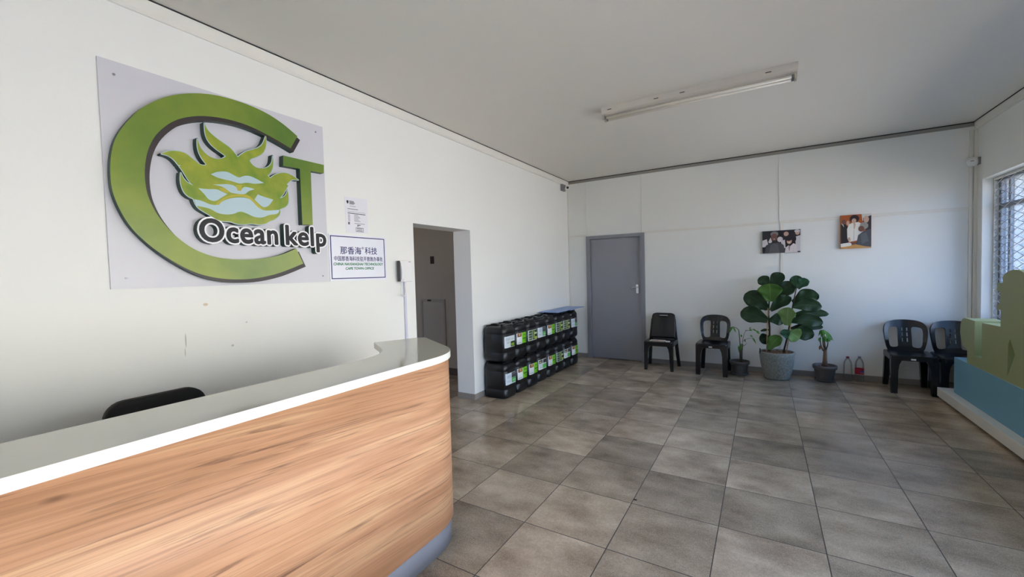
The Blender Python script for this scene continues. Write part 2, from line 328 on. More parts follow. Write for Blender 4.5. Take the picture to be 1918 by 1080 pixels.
def rrect(x0, y0, x1, y1, r, n=5):
    out = []
    for cx, cy, a0 in ((x1-r, y1-r, 0), (x0+r, y1-r, 90), (x0+r, y0+r, 180), (x1-r, y0+r, 270)):
        for k in range(n+1):
            a = radians(a0+90*k/n); out.append((cx+r*cos(a), cy+r*sin(a)))
    return out
def bez(a, b, c, n=10): return [tuple((1-t)**2*Vector(a)+2*t*(1-t)*Vector(b)+t*t*Vector(c)) for t in [k/n for k in range(n+1)]]
def text_mesh(body, size=1.0, width=None, height=None, offset=0.0, extrude=0.0, shear=0.0, space=1.0):
    c = bpy.data.curves.new('t', 'FONT'); c.body = body; c.size = size; c.offset = offset; c.extrude = extrude; c.shear = shear; c.space_character = space; c.resolution_u = 5
    o = bpy.data.objects.new('t', c); COL.objects.link(o); bpy.context.view_layer.update()
    me = bpy.data.meshes.new_from_object(o.evaluated_get(bpy.context.evaluated_depsgraph_get()))
    bpy.data.objects.remove(o)
    xs = [v.co.x for v in me.vertices]; ys = [v.co.y for v in me.vertices]
    x0, x1 = min(xs), max(xs); y0, y1 = min(ys), max(ys)
    for v in me.vertices:
        if width: v.co.x = (v.co.x-x0)/(x1-x0)*width
        if height: v.co.y = (v.co.y-y0)/(y1-y0)*height
    return me
def LW(x0):            # plane of the left wall: (along, up, out)
    return lambda u, v, d=0.0: (x0+d, u, v)
def BW(y0):            # plane of the back wall
    return lambda u, v, d=0.0: (u, y0-d, v)

# ------------------------------------------------------------------ the room
Y0, Y1, X1, H = ROOMY0, ROOMY1, ROOMX1, ROOMH
OP0, OP1, OPH, LT = 3.01, 3.934, 2.0, 0.25
g = G().box((-2.6, Y0-.3, -.12), (X1, Y1+.2, 0)); struct('floor', g, M_FLOOR)
g = G().box((-2.6, Y0-.3, H), (X1+.36, Y1+.2, H+.15)); struct('ceiling', g, M_CEIL)
g = G().box((-LT, Y0-.3, 0), (0, OP0, H)).box((-LT, OP1, 0), (0, Y1+.2, H)).box((-LT, OP0, OPH), (0, OP1, H)); struct('wall_left', g, M_WALLM)
g = G().box((-LT, Y1, 0), (0.36, Y1+.2, H)).box((.36, Y1, 2.055), (1.285, Y1+.2, H)).box((1.285, Y1, 0), (X1+.36, Y1+.2, H)).box((.36, Y1+.12, 0), (1.285, Y1+.2, 2.055)); struct('wall_back', g, M_WALL)
g = G().box((X1, W1[1], 0), (X1+.36, Y1, H)).box((X1, W1[0], 0), (X1+.36, W1[1], W1[2])).box((X1, W1[0], W1[3]), (X1+.36, W1[1], H))
g.box((X1, W2[1], 0), (X1+.36, W1[0], H)).box((X1, W2[0], W2[3]), (X1+.36, W2[1], H)).box((X1, Y0-.3, 0), (X1+.36, W2[0], H)); struct('wall_right', g, M_WALL)
g = G().box((0, Y0-.3, 0), (X1, Y0, H)); struct('wall_front', g, M_WALL)
g = G().box((-2.6, 4.80, 0), (-LT, 5.0, H)).box((-2.8, 1.7, 0), (-2.6, 5.0, H)).box((-2.8, .5, 0), (-2.6, 1.0, H)).box((-2.8, 1.0, 0), (-2.6, 1.7, .9)).box((-2.8, 1.0, 2.1), (-2.6, 1.7, H)).box((-2.6, .3, 0), (-LT, .5, H)); struct('wall_corridor', g, mat('corridor paint', (176, 172, 166), 0.6))  # opening in the unseen end wall is added to brighten the corridor
# ceiling coves: boxed strip with a dark gap against the ceiling
for nm, x, s in (('trim_1', 0, 1), ('trim_2', X1, -1)):
    pr = [(0, H-.085), (s*.012, H-.085), (s*.022, H-.07), (s*.030, H-.02), (s*.030, H-.007), (0, H-.007)]
    g = G(); g.prism(pr, Y0, Y1, lambda u, v, d, x=x: (x+u, d, v)); struct(nm, g, M_TRIM)
    g = G().box((min(x, x+s*.036), Y0, H-.007), (max(x, x+s*.034), Y1, H)); struct(nm.replace('trim_', 'trim_1') if 0 else ('trim_3' if s > 0 else 'trim_4'), g, M_DARKGAP)
g = G().box((0.03, Y1-.010, H-.050), (X1-.03, Y1, H-.012)); struct('trim_5', g, mat('grey cornice', (150, 147, 140), .6))
g = G().box((0.03, Y1-.012, H-.012), (X1-.03, Y1, H)); struct('trim_6', g, M_DARKGAP)
# cover strips on the back wall panels
k = 7
for (x0, z0, x1, z1, th) in ((3.128, 0.07, 3.165, 2.06, .010), (3.112, 2.10, 3.124, H-.05, .006), (1.262, 2.078, 1.276, H-.05, .006), (.338, 2.078, .350, H-.05, .006), (0, .07, .028, H-.09, .012),
                             (0.03, 2.080, .338, 2.112, .006), (1.31, 2.062, 3.11, 2.098, .007), (3.126, 2.062, 4.96, 2.098, .007), (4.935, .07, 4.962, H-.09, .014), (4.972, .07, 5.0, H-.09, .022)):
    g = G().box((x0, Y1-th, z0), (x1, Y1, z1), bevel=.002, seg=1); struct('trim_%d' % k, g, M_TRIM); k += 1
# grey tile skirting
sk = .068
g = G().box((1.312, Y1-.012, 0), (X1, Y1, sk), bevel=.002, seg=1).box((0.012, Y1-.012, 0), (.333, Y1, sk), bevel=.002, seg=1); struct('baseboard_back', g, M_SKIRT)
g = G().box((0, OP1, 0), (.012, Y1-.012, sk), bevel=.002, seg=1).box((-LT, OP1-.012, 0), (.012, OP1, sk), bevel=.002, seg=1).box((0, Y0, 0), (.012, OP0, sk), bevel=.002, seg=1); struct('baseboard_left', g, M_SKIRT)
g = G().box((X1-.012, W2[1], 0), (X1, Y1-.012, sk), bevel=.002, seg=1); struct('baseboard_right', g, M_SKIRT)
g = G().box((-2.6, 4.788, 0), (-LT, 4.80, .10), bevel=.002, seg=1); struct('baseboard_corridor', g, mat('dark corridor skirting', (92, 86, 80), .5))
# grey door in the back wall
FX0, FX1, FH = .333, 1.310, 2.077
g = G(); g.prism([(FX0, 0), (FX0+.066, 0), (FX0+.066, FH-.056), (FX1-.068, FH-.056), (FX1-.068, 0), (FX1, 0), (FX1, FH), (FX0, FH)], -.10, .022, BW(Y1)); dr = struct('door_1', g, M_DFRAME)
g = G().box((.402, Y1+.018, .008), (1.240, Y1+.058, 2.019), bevel=.003); leaf = build('door_leaf', g, M_DOOR, dr)
g = G().box((1.160, Y1+.010, 1.105), (1.198, Y1+.018, 1.250), bevel=.003); g.tube([(1.179, Y1+.012, 1.205), (1.179, Y1-.035, 1.205)], .009, 10); g.tube([(1.182, Y1-.035, 1.205), (1.14, Y1-.037, 1.204), (1.085, Y1-.032, 1.198)], [.010, .009, .007], 10); g.tube([(1.179, Y1+.012, 1.135), (1.179, Y1+.004, 1.135)], .006, 8)
build('door_handle', g, M_CHROME, leaf, label='chrome lever handle')

# ------------------------------------------------------------------ windows in the right wall
def glazed(name, y0, y1, z0, z1, xf, mull, trans, d=.045, w=.045, axis='x'):
    P = (lambda a, b, c: (a, b, c)) if axis == 'x' else (lambda a, b, c: (b, a, c))
    def bx(g, lo, hi):
        a, b = P(*lo), P(*hi); g.box(tuple(map(min, zip(a, b))), tuple(map(max, zip(a, b))), bevel=.004, seg=1)
    g = G()
    bx(g, (xf, y0, z0), (xf+d, y0+w, z1)); bx(g, (xf, y1-w, z0), (xf+d, y1, z1)); bx(g, (xf, y0+w, z0), (xf+d, y1-w, z0+w)); bx(g, (xf, y0+w, z1-w), (xf+d, y1-w, z1))
    for t in trans: bx(g, (xf, y0+w, t-.024), (xf+d, y1-w, t+.024))
    ts = [z0+w] + [q for t in trans for q in (t-.024, t+.024)] + [z1-w]; zs = list(zip(ts[::2], ts[1::2]))
    for yv in mull:
        for a, b in zs: bx(g, (xf+.003, yv-.018, a), (xf+d-.003, yv+.018, b))
    fr = struct(name, g, M_FRAME)
    ys = [y0+w] + [q for yv in sorted(mull) for q in (yv-.018, yv+.018)] + [y1-w]
    for a, b in zip(ys[::2], ys[1::2]):
        for c, e in zs:
            g = G(); bx(g, (xf+.019, a, c), (xf+.025, b, e)); build('glass_pane', g, M_GLASS, fr)
    return fr
glazed('window_1', W1[0], W1[1], W1[2]+.02, W1[3], X1+.125, [6.44, 5.55, 4.65, 3.9], [2.065])
glazed('door_2', W2[0], W2[1], 0.0, W2[3], X1+.12, [.32, 1.54], [2.05])  # added out of view as the light source on this side
g = G().box((X1-.015, W1[0]-.02, W1[2]-.02), (X1+.125, W1[1]-.001, W1[2]+.018), bevel=.004, seg=1); struct('window_sill', g, M_TRIM)
# diamond burglar mesh inside the window
gr = thing('burglar_mesh', 'diamond steel burglar mesh fixed across the inside of the window', 'security grille', (X1+.095, (W1[0]+W1[1])/2, W1[2]+.02))
ga, gb, gc, gd = W1[0]+.004, W1[1]-.004, W1[2]+.024, W1[3]-.004; xg = X1+.092
g = G()
for a, b in (((xg-.006, ga, gc), (xg+.008, ga+.022, gd)), ((xg-.006, gb-.012, gc), (xg+.008, gb, gd)), ((xg-.006, ga+.022, gc), (xg+.008, gb-.012, gc+.018)), ((xg-.006, ga+.022, gd-.022), (xg+.008, gb-.012, gd))): g.box(a, b)
build('frame', g, M_TRIM, gr, world=True)
g = G(); dy, dz = .26, .080; hgt = gd-gc; run = hgt/dz*dy
for s in (1, -1):
    n = int((gb-ga+run)/dy)+1
    for i in range(n+1):
        ys = ga-run+i*dy
        p = []
        for (yy, zz) in ((ys, 0.0), (ys+run, hgt)):
            p.append([yy, zz])
        (ya, za), (yb, zb) = p
        if ya < ga: za += (ga-ya)/run*hgt; ya = ga
        if yb > gb: zb -= (yb-gb)/run*hgt; yb = gb
        if yb-ya < .02: continue
        if s < 0: za, zb = hgt-za, hgt-zb
        nx = .0022*s
        g.tube([(xg+nx, ya, gc+za), (xg+nx, yb, gc+zb)], .0032, 5)
build('wire_mesh', g, M_WIRE, gr, world=True)

# ------------------------------------------------------------------ outside
g = G().box((X1+.36, -30, -.25), (60, 60, -.06)).box((-30, -30, -.25), (X1+.36, Y0-.3, -.06)); struct('ground', g, mat('pale paving', (188, 172, 150), 0.8, 0.1, 1.5))
b = thing('building', 'white building seen through the window mesh outside', 'building', (17, 33, -.06))
g = G().box((10, 30, -.06), (34, 38, 6.2)); build('wall', g, mat('sunlit render', (236, 236, 236), .7), b, world=True)
g = G().box((9.6, 29.6, 6.2), (34.4, 38.4, 6.6)); build('roof', g, mat('roof edge grey', (150, 152, 156), .6), b, world=True)
for xx in (12, 15.5, 19, 22.5):
    g = G().box((xx, 29.92, 1.0), (xx+1.8, 30.02, 2.6)); build('window', g, mat('dark pane', (70, 84, 100), .15), b, world=True)

# ------------------------------------------------------------------ reception desk
def off(pl, d):
    out = []
    for i, p in enumerate(pl):
        a = Vector(pl[max(i-1, 0)]); c = Vector(pl[min(i+1, len(pl)-1)]); t = (c-a).normalized(); out.append((p[0]-t.y*d, p[1]+t.x*d))
    return out
DY0 = -1.25; DH = 1.06; TH = .037
front = [(1.476, DY0), (1.476, .4), (1.476, 1.0), (1.476, 1.3)] + bez((1.476, 1.60), (1.476, 1.812), (1.30, 1.918), 36) + [(1.10, 2.034), (0.96, 2.116)]
endc = bez((.955, 2.119), (.905, 2.150), (.878, 2.095), 5)
inner = [(.757, 1.838)] + [(.93, 1.737)] + bez((.985, 1.700), (1.148, 1.60), (1.150, 1.36), 10) + [(1.150, .9), (1.145, DY0)]
desk = thing('reception_desk', 'curved reception desk with oak laminate front and white worktop', 'desk', (1.3, .4, 0))
poly = front + endc + inner
g = G(); g.prism(poly, DH-TH, DH, lambda u, v, d: (u, v, d), 0, 1); build('worktop', g, [M_TOP, M_TOPEDGE], desk, world=True, mods=[('bevel', .0015)], label='glossy white worktop')
pa = off(front + endc[:3], .012)
def ribbon(pl, th, z0, z1):
    g = G(); uvl = g.bm.loops.layers.uv.new('UVMap'); pb = off(pl, th); acc = 0; L = [0]
    for a, b in zip(pl, pl[1:]): acc += (Vector(b)-Vector(a)).length; L.append(acc)
    V = [[g.bm.verts.new((p[0], p[1], z)) for p in q] for q, z in ((pl, z0), (pl, z1), (pb, z1), (pb, z0))]
    for i in range(len(pl)-1):
        for k in range(4):
            A, B = V[k], V[(k+1) % 4]; f = g.bm.faces.new((A[i], A[i+1], B[i+1], B[i])); f.smooth = k in (0, 2)
            for l, (uu, vv) in zip(f.loops, ((L[i], z0), (L[i+1], z0), (L[i+1], z1), (L[i], z1))): l[uvl].uv = (uu, vv)
    for i in (0, -1): g.bm.faces.new([V[k][i] for k in range(4)])
    return g
build('front_panel', ribbon(pa, .018, .128, DH-TH), M_WOOD, desk, world=True, label='oak laminate front panel')
build('kick_plate', ribbon(off(front + endc[:3], .024), .018, 0, .128), M_KICK, desk, world=True, label='grey kick plate')
ca = off(front, .034); cb = [(.80, 1.845)] + [(.95, 1.775), (1.03, 1.72), (1.10, 1.62), (1.15, 1.45), (1.17, 1.3), (1.20, .9), (1.20, DY0)]
g = G(); g.prism(ca + [(.90, 2.06)] + cb, .02, DH-TH, lambda u, v, d: (u, v, d)); build('carcass', g, M_CARC, desk, world=True)

# office chair behind the desk, only the top of its back shows
ch = thing('office_chair', 'black office chair behind the desk, only its rounded back showing', 'chair', (.72, .80, 0))
g = G()
for k in range(5):
    a = 2*pi*k/5+.3; g.tube([(0, 0, .10), (.27*cos(a), .27*sin(a), .075)], [.022, .014], 8); g.lathe([(0, 0), (.028, 0), (.03, .03), (.028, .055), (0, .06)], (.27*cos(a), .27*sin(a), 0), 12)
g.lathe([(.035, .08), (.035, .14), (.022, .15), (.022, .42), (.05, .43)], n=14); build('base', g, M_BLACK, ch)
g = G().box((-.23, -.235, .43), (.24, .235, .50), bevel=.03, seg=3); build('seat', g, mat('black chair fabric', (14, 14, 15), .8, .1, 60), ch)
g = G(); fn = lambda u, v, d: (-.215 - d - (v-.55)*.10 + .35*u*u, u, v)
g.prism(rrect(-.20, .55, .185, .962, .075, 6), -.02, .02, fn, smooth_side=True); g.tube([(-.16, 0, .45), (-.235, 0, .47), (-.25, 0, .62)], .02, 8); build('backrest', g, mat('black chair fabric', (14, 14, 15), .8, .1, 60), ch, mods=[('bevel', .008)])

# ------------------------------------------------------------------ sign on the left wall
F = LW(0.0)
sg = thing('sign_board', 'large grey wall sign with raised green C, T, kelp emblem and Ocean kelp lettering', 'sign', (0, 1.415, 1.457))
g = G().box((.001, .779, 1.458), (.013, 2.056, 2.655)); build('backing_board', g, M_SIGN, sg, world=True)
CEE = [(1.817,2.512),(1.722,2.568),(1.616,2.609),(1.495,2.629),(1.376,2.631),(1.283,2.623),(1.195,2.6),(1.111,2.566),(1.036,2.522),(0.974,2.47),(0.919,2.414),(0.875,2.348),(0.836,2.279),(0.811,2.216),(0.796,2.138),(0.79,2.058),(0.792,1.977),(0.806,1.911),(0.829,1.844),(0.862,1.777),(0.905,1.721),(0.956,1.669),(1.014,1.621),(1.085,1.57),(1.161,1.53),(1.248,1.505),(1.341,1.493),(1.441,1.493),(1.541,1.506),(1.656,1.534),(1.817,1.597),(1.769,1.705),(1.678,1.662),(1.57,1.633),(1.461,1.621),(1.36,1.619),(1.272,1.628),(1.196,1.65),(1.124,1.687),(1.061,1.742),(1.012,1.801),(0.97,1.871),(0.944,1.941),(0.933,1.995),(0.93,2.073),(0.937,2.146),(0.952,2.215),(0.98,2.285),(1.017,2.341),(1.071,2.4),(1.132,2.44),(1.205,2.471),(1.283,2.489),(1.37,2.498),(1.469,2.495),(1.559,2.477),(1.654,2.45),(1.762,2.412)]; TEE = [(1.705,2.35),(2.02,2.349),(2.017,2.286),(1.909,2.282),(1.906,1.885),(1.824,1.879),(1.824,2.281),(1.701,2.277)]; FLAME = [(1.009,2.202),(1.033,2.22),(1.062,2.233),(1.097,2.237),(1.127,2.232),(1.152,2.213),(1.177,2.194),(1.197,2.179),(1.224,2.182),(1.229,2.19),(1.215,2.206),(1.2,2.23),(1.189,2.261),(1.186,2.303),(1.189,2.334),(1.195,2.302),(1.207,2.275),(1.228,2.252),(1.26,2.235),(1.294,2.234),(1.323,2.247),(1.338,2.263),(1.313,2.278),(1.28,2.296),(1.253,2.32),(1.235,2.349),(1.229,2.388),(1.23,2.438),(1.238,2.409),(1.256,2.386),(1.289,2.363),(1.328,2.341),(1.362,2.324),(1.385,2.301),(1.408,2.272),(1.428,2.294),(1.46,2.321),(1.5,2.341),(1.54,2.364),(1.569,2.395),(1.59,2.452),(1.593,2.411),(1.584,2.364),(1.562,2.328),(1.524,2.299),(1.49,2.281),(1.478,2.267),(1.486,2.25),(1.511,2.23),(1.54,2.227),(1.574,2.234),(1.606,2.255),(1.625,2.286),(1.631,2.333),(1.634,2.288),(1.627,2.245),(1.608,2.206),(1.59,2.19),(1.608,2.176),(1.635,2.201),(1.672,2.222),(1.717,2.234),(1.761,2.224),(1.812,2.198),(1.768,2.196),(1.74,2.176),(1.72,2.151),(1.731,2.146),(1.713,2.114),(1.695,2.082),(1.666,2.047),(1.697,2.061),(1.716,2.085),(1.723,2.115),(1.731,2.069),(1.728,2.025),(1.709,1.994),(1.664,1.973),(1.666,1.949),(1.654,1.923),(1.621,1.895),(1.585,1.881),(1.564,1.863),(1.516,1.852),(1.47,1.857),(1.425,1.846),(1.376,1.845),(1.346,1.859),(1.293,1.854),(1.259,1.867),(1.232,1.886),(1.2,1.904),(1.172,1.922),(1.157,1.951),(1.151,1.974),(1.125,1.983),(1.104,2.007),(1.094,2.044),(1.092,2.079),(1.096,2.116),(1.106,2.087),(1.124,2.064),(1.155,2.05),(1.137,2.069),(1.119,2.1),(1.103,2.131),(1.09,2.15),(1.099,2.157),(1.086,2.156),(1.065,2.185),(1.037,2.201)]; PATCH = [[(1.25,2.135),(1.285,2.157),(1.337,2.169),(1.372,2.156),(1.408,2.14),(1.434,2.158),(1.466,2.167),(1.504,2.159),(1.563,2.135),(1.502,2.118),(1.451,2.12),(1.412,2.103),(1.364,2.114),(1.305,2.117),(1.272,2.124)],[(1.258,2.074),(1.304,2.083),(1.339,2.091),(1.381,2.088),(1.398,2.068),(1.413,2.058),(1.43,2.086),(1.456,2.092),(1.501,2.084),(1.461,2.066),(1.441,2.041),(1.397,2.038),(1.355,2.038),(1.332,2.057),(1.303,2.072)],[(1.18,2.04),(1.223,2.04),(1.279,2.05),(1.302,2.039),(1.336,2.028),(1.3,2.001),(1.276,1.979),(1.253,1.973),(1.226,1.982),(1.211,2.007)],[(1.497,2.016),(1.519,2.053),(1.552,2.044),(1.62,2.032),(1.59,1.986),(1.555,1.969),(1.529,1.986)],[(1.154,1.971),(1.193,1.968),(1.235,1.95),(1.28,1.951),(1.299,1.976),(1.347,2.003),(1.408,2.019),(1.459,2.019),(1.496,1.998),(1.521,1.964),(1.554,1.95),(1.603,1.956),(1.662,1.968),(1.649,1.937),(1.587,1.926),(1.545,1.901),(1.492,1.899),(1.441,1.921),(1.404,1.93),(1.366,1.906),(1.318,1.898),(1.272,1.903),(1.24,1.924),(1.202,1.931),(1.165,1.934)]]; YEL = [[(1.291,2.057),(1.318,2.067),(1.349,2.044),(1.337,2.034),(1.308,2.038)],[(1.384,2.092),(1.425,2.099),(1.417,2.061),(1.398,2.058)],[(1.269,1.956),(1.288,1.982),(1.348,2.024),(1.409,2.04),(1.46,2.041),(1.497,2.009),(1.535,1.973),(1.541,1.956),(1.515,1.967),(1.484,2.004),(1.446,2.025),(1.396,2.023),(1.347,2.007),(1.305,1.982),(1.283,1.953)]]
ceep = chaikin(CEE, 2, 40)
g = G(); g.prism(ceep, .022, .062, F, 0, 1); c_ = build('letter', g, [M_LIME, M_SIDE], sg, world=True)
sh = chaikin([(y+.020, z-.022) for y, z in CEE], 2, 40)
g = G(); g.prism(sh, .013, .0605, F, 0, 1); build('drop_shadow', g, [M_BROWN, M_SIDE], c_, world=True)
g = G(); g.prism(TEE, .013, .062, F, 0, 1); build('letter', g, [M_LIME, M_SIDE], sg, world=True)
fl = chaikin(FLAME, 2, 55)
g = G()
for k in range(10): g.prism([(a+.0042*cos(k*pi/5), b+.0042*sin(k*pi/5)) for a, b in fl], .013, .0612+k*2e-5, F, 1, 2)
g.prism(fl, .0614, .0622, F, 0)
for p in PATCH: g.prism(chaikin(p, 2, 60), .0622, .0628, F, 1)
for p in YEL: g.prism(chaikin(p, 2, 60), .0622, .0634, F, 3)
build('emblem', g, [M_LIME2, M_PALE, M_SIDE, M_YEL], sg, world=True, label='kelp emblem in lime green and pale blue')
def stamp(g, me, r, fn, mi=0, n=12):
    """thicken lettering by an even margin r"""
    for k in range(n): g.mesh(me, (lambda x, y, z, k=k: fn(x, y, z, r*cos(2*pi*k/n), r*sin(2*pi*k/n), k*1e-5)), mi)
def word(body, ya, yb, z0, hh):
    me = text_mesh(body, 1.0, extrude=.5, space=1.06); xs = [v.co.x for v in me.vertices]; x0 = min(xs); b1 = .0052; sx_ = (yb-ya-2*b1)/(max(xs)-x0)
    cap = [v.co.y for v in text_mesh('O', 1.0).vertices]; t0 = min(cap); sz_ = (hh-2*b1)/(max(cap)-t0)
    g = G(); stamp(g, me, .0150, lambda x, y, z, a, b, e: (.0375+z*.049+e, ya+b1+(x-x0)*sx_+a, z0+b1+(y-t0)*sz_+b), 0)
    g.bm.normal_update()
    for q in g.bm.faces:
        if abs(q.normal.x) < .5: q.material_index = 1
    o = build('lettering', g, [M_LETW, M_SIDE], sg, world=True)
    g = G(); stamp(g, me, b1, lambda x, y, z, a, b, e: (.0634+z*.0016+e, ya+b1+(x-x0)*sx_+a, z0+b1+(y-t0)*sz_+b), 0, 8)
    build('letter_face', g, M_INK, o, world=True, label='black letter faces')
word('Ocean', 1.171, 1.642, 1.722, .146); word('kelp', 1.694, 2.012, 1.724, .146)
for (y, z) in ((.842, 2.585), (1.995, 2.60), (.842, 1.515), (2.005, 1.505)):
    g = G(); g.tube([(.012, y, z), (.016, y, z)], .006, 10); build('screw', g, M_STEEL, sg, world=True)

# notice sheet and plaque
nt_ = thing('notice_sheet', 'white printed notice sheet taped above the small office plaque', 'paper', (0, 2.352, 1.855))
g = G(); g.prism([(2.240, 1.853), (2.462, 1.857), (2.464, 2.155), (2.238, 2.149)], .001, .0022, F); build('sheet', g, M_PAPER, nt_, world=True)
g = G()
def bar(a, b, c, d, mi=0): g.prism([(a, b), (c, b), (c, d), (a, d)], .0022, .0026, F, mi)
g.prism(chaikin([(2.258, 2.122), (2.272, 2.122), (2.276, 2.113), (2.272, 2.100), (2.265, 2.094), (2.258, 2.100), (2.254, 2.113)], 1), .0022, .0026, F)
for i in range(4): bar(2.282, 2.116-i*.0075, 2.326+.006*(i % 3), 2.1205-i*.0075, 0)
bar(2.284, 2.076, 2.345, 2.079, 1); bar(2.262, 2.052, 2.366, 2.056, 0); bar(2.262, 2.032, 2.44, 2.034, 1); bar(2.262, 2.016, 2.44, 2.0215, 0)
for i in range(7): bar(2.264, 2.004-i*.0085, 2.282+.004*(i % 2), 2.007-i*.0085, 1)
for i in range(8): bar(2.324, 2.006-i*.0075, 2.365+.008*((i*5) % 4), 2.0085-i*.0075, 1)
bar(2.325, 1.936, 2.43, 1.939, 0); bar(2.262, 1.925, 2.28, 1.945, 1); bar(2.352, 1.922, 2.385, 1.928, 0); bar(2.352, 1.914, 2.366, 1.919, 0)
for a, b, c, d in ((2.337, 1.869, 2.414, 1.872), (2.337, 1.902, 2.414, 1.905), (2.337, 1.872, 2.340, 1.902), (2.411, 1.872, 2.414, 1.902), (2.347, 1.893, 2.404, 1.898), (2.347, 1.877, 2.404, 1.882)): bar(a, b, c, d, 0)
build('printed_text', g, [M_INK, M_INK2], nt_, world=True)
pq = thing('office_plaque', 'white blue-bordered office plaque with Chinese and English text', 'sign', (0, 2.36, 1.459))
g = G().box((.001, 2.072, 1.460), (.007, 2.650, 1.836), bevel=.001, seg=1); build('board', g, mat('plaque white', (228, 230, 240), .3, .01), pq, world=True)
g = G()
for a, b, c, d in ((2.084, 1.477, 2.633, 1.4845), (2.084, 1.8165, 2.633, 1.824), (2.084, 1.4845, 2.0925, 1.8165), (2.6245, 1.4845, 2.633, 1.8165)): g.prism([(a, b), (c, b), (c, d), (a, d)], .007, .0076, F)
build('border', g, M_NAVY, pq, world=True, label='navy border line')
def ptext(name, body, ya, yb, za, zb, mt, bold=.0007, shear=0.0):
    me = text_mesh(body, 1.0, yb-ya, zb-za, extrude=.5, shear=shear); g = G()
    stamp(g, me, bold, lambda x, y, z, a, b, e: (.0074+z*.0008+e, ya+x+a, za+y+b), 0, 4); build(name, g, mt, pq, world=True)
ptext('text_line', '那香海', 2.173, 2.377, 1.678, 1.740, M_NAVY); ptext('text_line', '®', 2.384, 2.406, 1.722, 1.743, M_NAVY, .0002); ptext('text_line', '科技', 2.416, 2.546, 1.682, 1.743, M_NAVY)
ptext('text_line', '中国那香海科技驻开普敦办事处', 2.114, 2.607, 1.622, 1.662, M_NAVY, .0004)
ptext('text_line', 'CHINA NAXIANGHAI TECHNOLOGY', 2.107, 2.610, 1.587, 1.608, M_GREENINK, .0009, .18); ptext('text_line', 'CAPE TOWN OFFICE', 2.217, 2.506, 1.551, 1.571, M_GREENINK, .0009, .18)

# door phone with its conduit
ip = thing('door_phone', 'white wall door phone handset with hanging cord beside the doorway', 'intercom', (0, 2.85, 1.43))
g = G().box((0, 2.815, 1.432), (.042, 2.935, 1.635), bevel=.008, seg=3).box((.030, 2.888, 1.618), (.0425, 2.918, 1.622), 1); build('body', g, [M_WHITEP, M_BLACK], ip, world=True)
g = G(); pr = [(2.765, 1.632, .030), (2.770, 1.60, .050), (2.772, 1.53, .055), (2.770, 1.46, .050), (2.766, 1.432, .030)]
g.rings([[(.022, y, z), (.022+d, y, z), (.022+d, y+.038, z), (.022, y+.038, z)] for y, z, d in pr], smooth=False); h_ = build('handset', g, M_WHITEP, ip, world=True, mods=[('bevel', .005)])
g = G().box((.026, 2.757, 1.437), (.060, 2.7665, 1.628), bevel=.003); build('grip', g, mat('dark grey grip', (70, 66, 68), .4), h_, world=True)
g = G().box((.010, 2.804, 1.434), (.036, 2.815, 1.632)); build('cradle', g, mat('dark grey grip', (70, 66, 68), .4), ip, world=True)
g = G(); g.tube([(.035, 2.79, 1.433), (.05, 2.785, 1.40), (.055, 2.775, 1.35), (.05, 2.775, 1.315), (.045, 2.80, 1.298), (.04, 2.835, 1.303), (.035, 2.85, 1.34), (.032, 2.845, 1.39), (.028, 2.845, 1.434)], .005, 8); build('cord', g, M_WHITEP, ip, world=True)
g = G().box((0, 2.850, .07), (.016, 2.876, 1.432), bevel=.002, seg=1); o = build('cable_conduit', g, mat('grey white conduit', (206, 206, 222), .45)); tag(o, 'thin white cable trunking running down from the door phone', 'conduit')

# corridor: access panel and small dark sign on the far wall
ap = thing('access_panel', 'low flush access door on the dim corridor wall beyond the opening', 'panel', (-1.38, 4.80, .08))
g = G(); g.prism([(-1.62, .10), (-1.59, .10), (-1.59, 1.095), (-1.17, 1.095), (-1.17, .10), (-1.14, .10), (-1.14, 1.125), (-1.62, 1.125)], 0, .022, BW(4.80)); build('frame', g, mat('panel frame grey', (160, 158, 154), .5), ap, world=True)
g = G().box((-1.583, 4.785, .10), (-1.177, 4.80, 1.085), bevel=.002, seg=1); build('door', g, mat('panel grey', (168, 166, 164), .5), ap, world=True)
g = G().box((-1.475, 4.772, 1.096), (-1.405, 4.784, 1.118)); build('latch', g, M_BLACK, ap, world=True)
g = G().box((-1.405, 4.788, 1.662), (-1.335, 4.80, 1.775), bevel=.002, seg=1); o = build('wall_plate', g, mat('dark brown plate', (46, 34, 24), .5)); tag(o, 'small dark rectangular plate high on the dim corridor wall', 'plate')

# ------------------------------------------------------------------ small devices
cc = thing('security_camera', 'small white security camera on the left wall under the ceiling corner', 'camera', (0, 6.62, 2.88))
g = G().box((0, 6.51, 2.855), (.045, 6.64, 2.965), bevel=.006); build('mount_box', g, M_GREYP, cc, world=True)
g = G(); g.tube([(.03, 6.65, 2.905), (.075, 6.60, 2.905), (.118, 6.545, 2.897)], [.036, .036, .033], 16); build('housing', g, M_WHITEP, cc, world=True)
g = G(); g.tube([(.116, 6.547, 2.897), (.1215, 6.5405, 2.8965)], .021, 16); build('lens', g, M_BLACK, cc, world=True)
ps = thing('motion_sensor', 'small white rounded motion sensor in the right corner of the back wall', 'sensor', (4.96, 6.73, 2.59))
g = G(); g.lathe([(0, 0), (.03, .003), (.048, .02), (.055, .05), (.048, .08), (.03, .097), (0, .1)], (4.945, 6.735, 2.545), 20, sx=.9, sy=.75); build('housing', g, M_WHITEP, ps, world=True)
g = G().box((4.985, 6.70, 2.555), (5.0, 6.76, 2.635)); build('bracket', g, M_GREYP, ps, world=True)
g = G().box((4.918, 6.688, 2.594), (4.942, 6.698, 2.598)); build('slot', g, M_BLACK, ps, world=True)
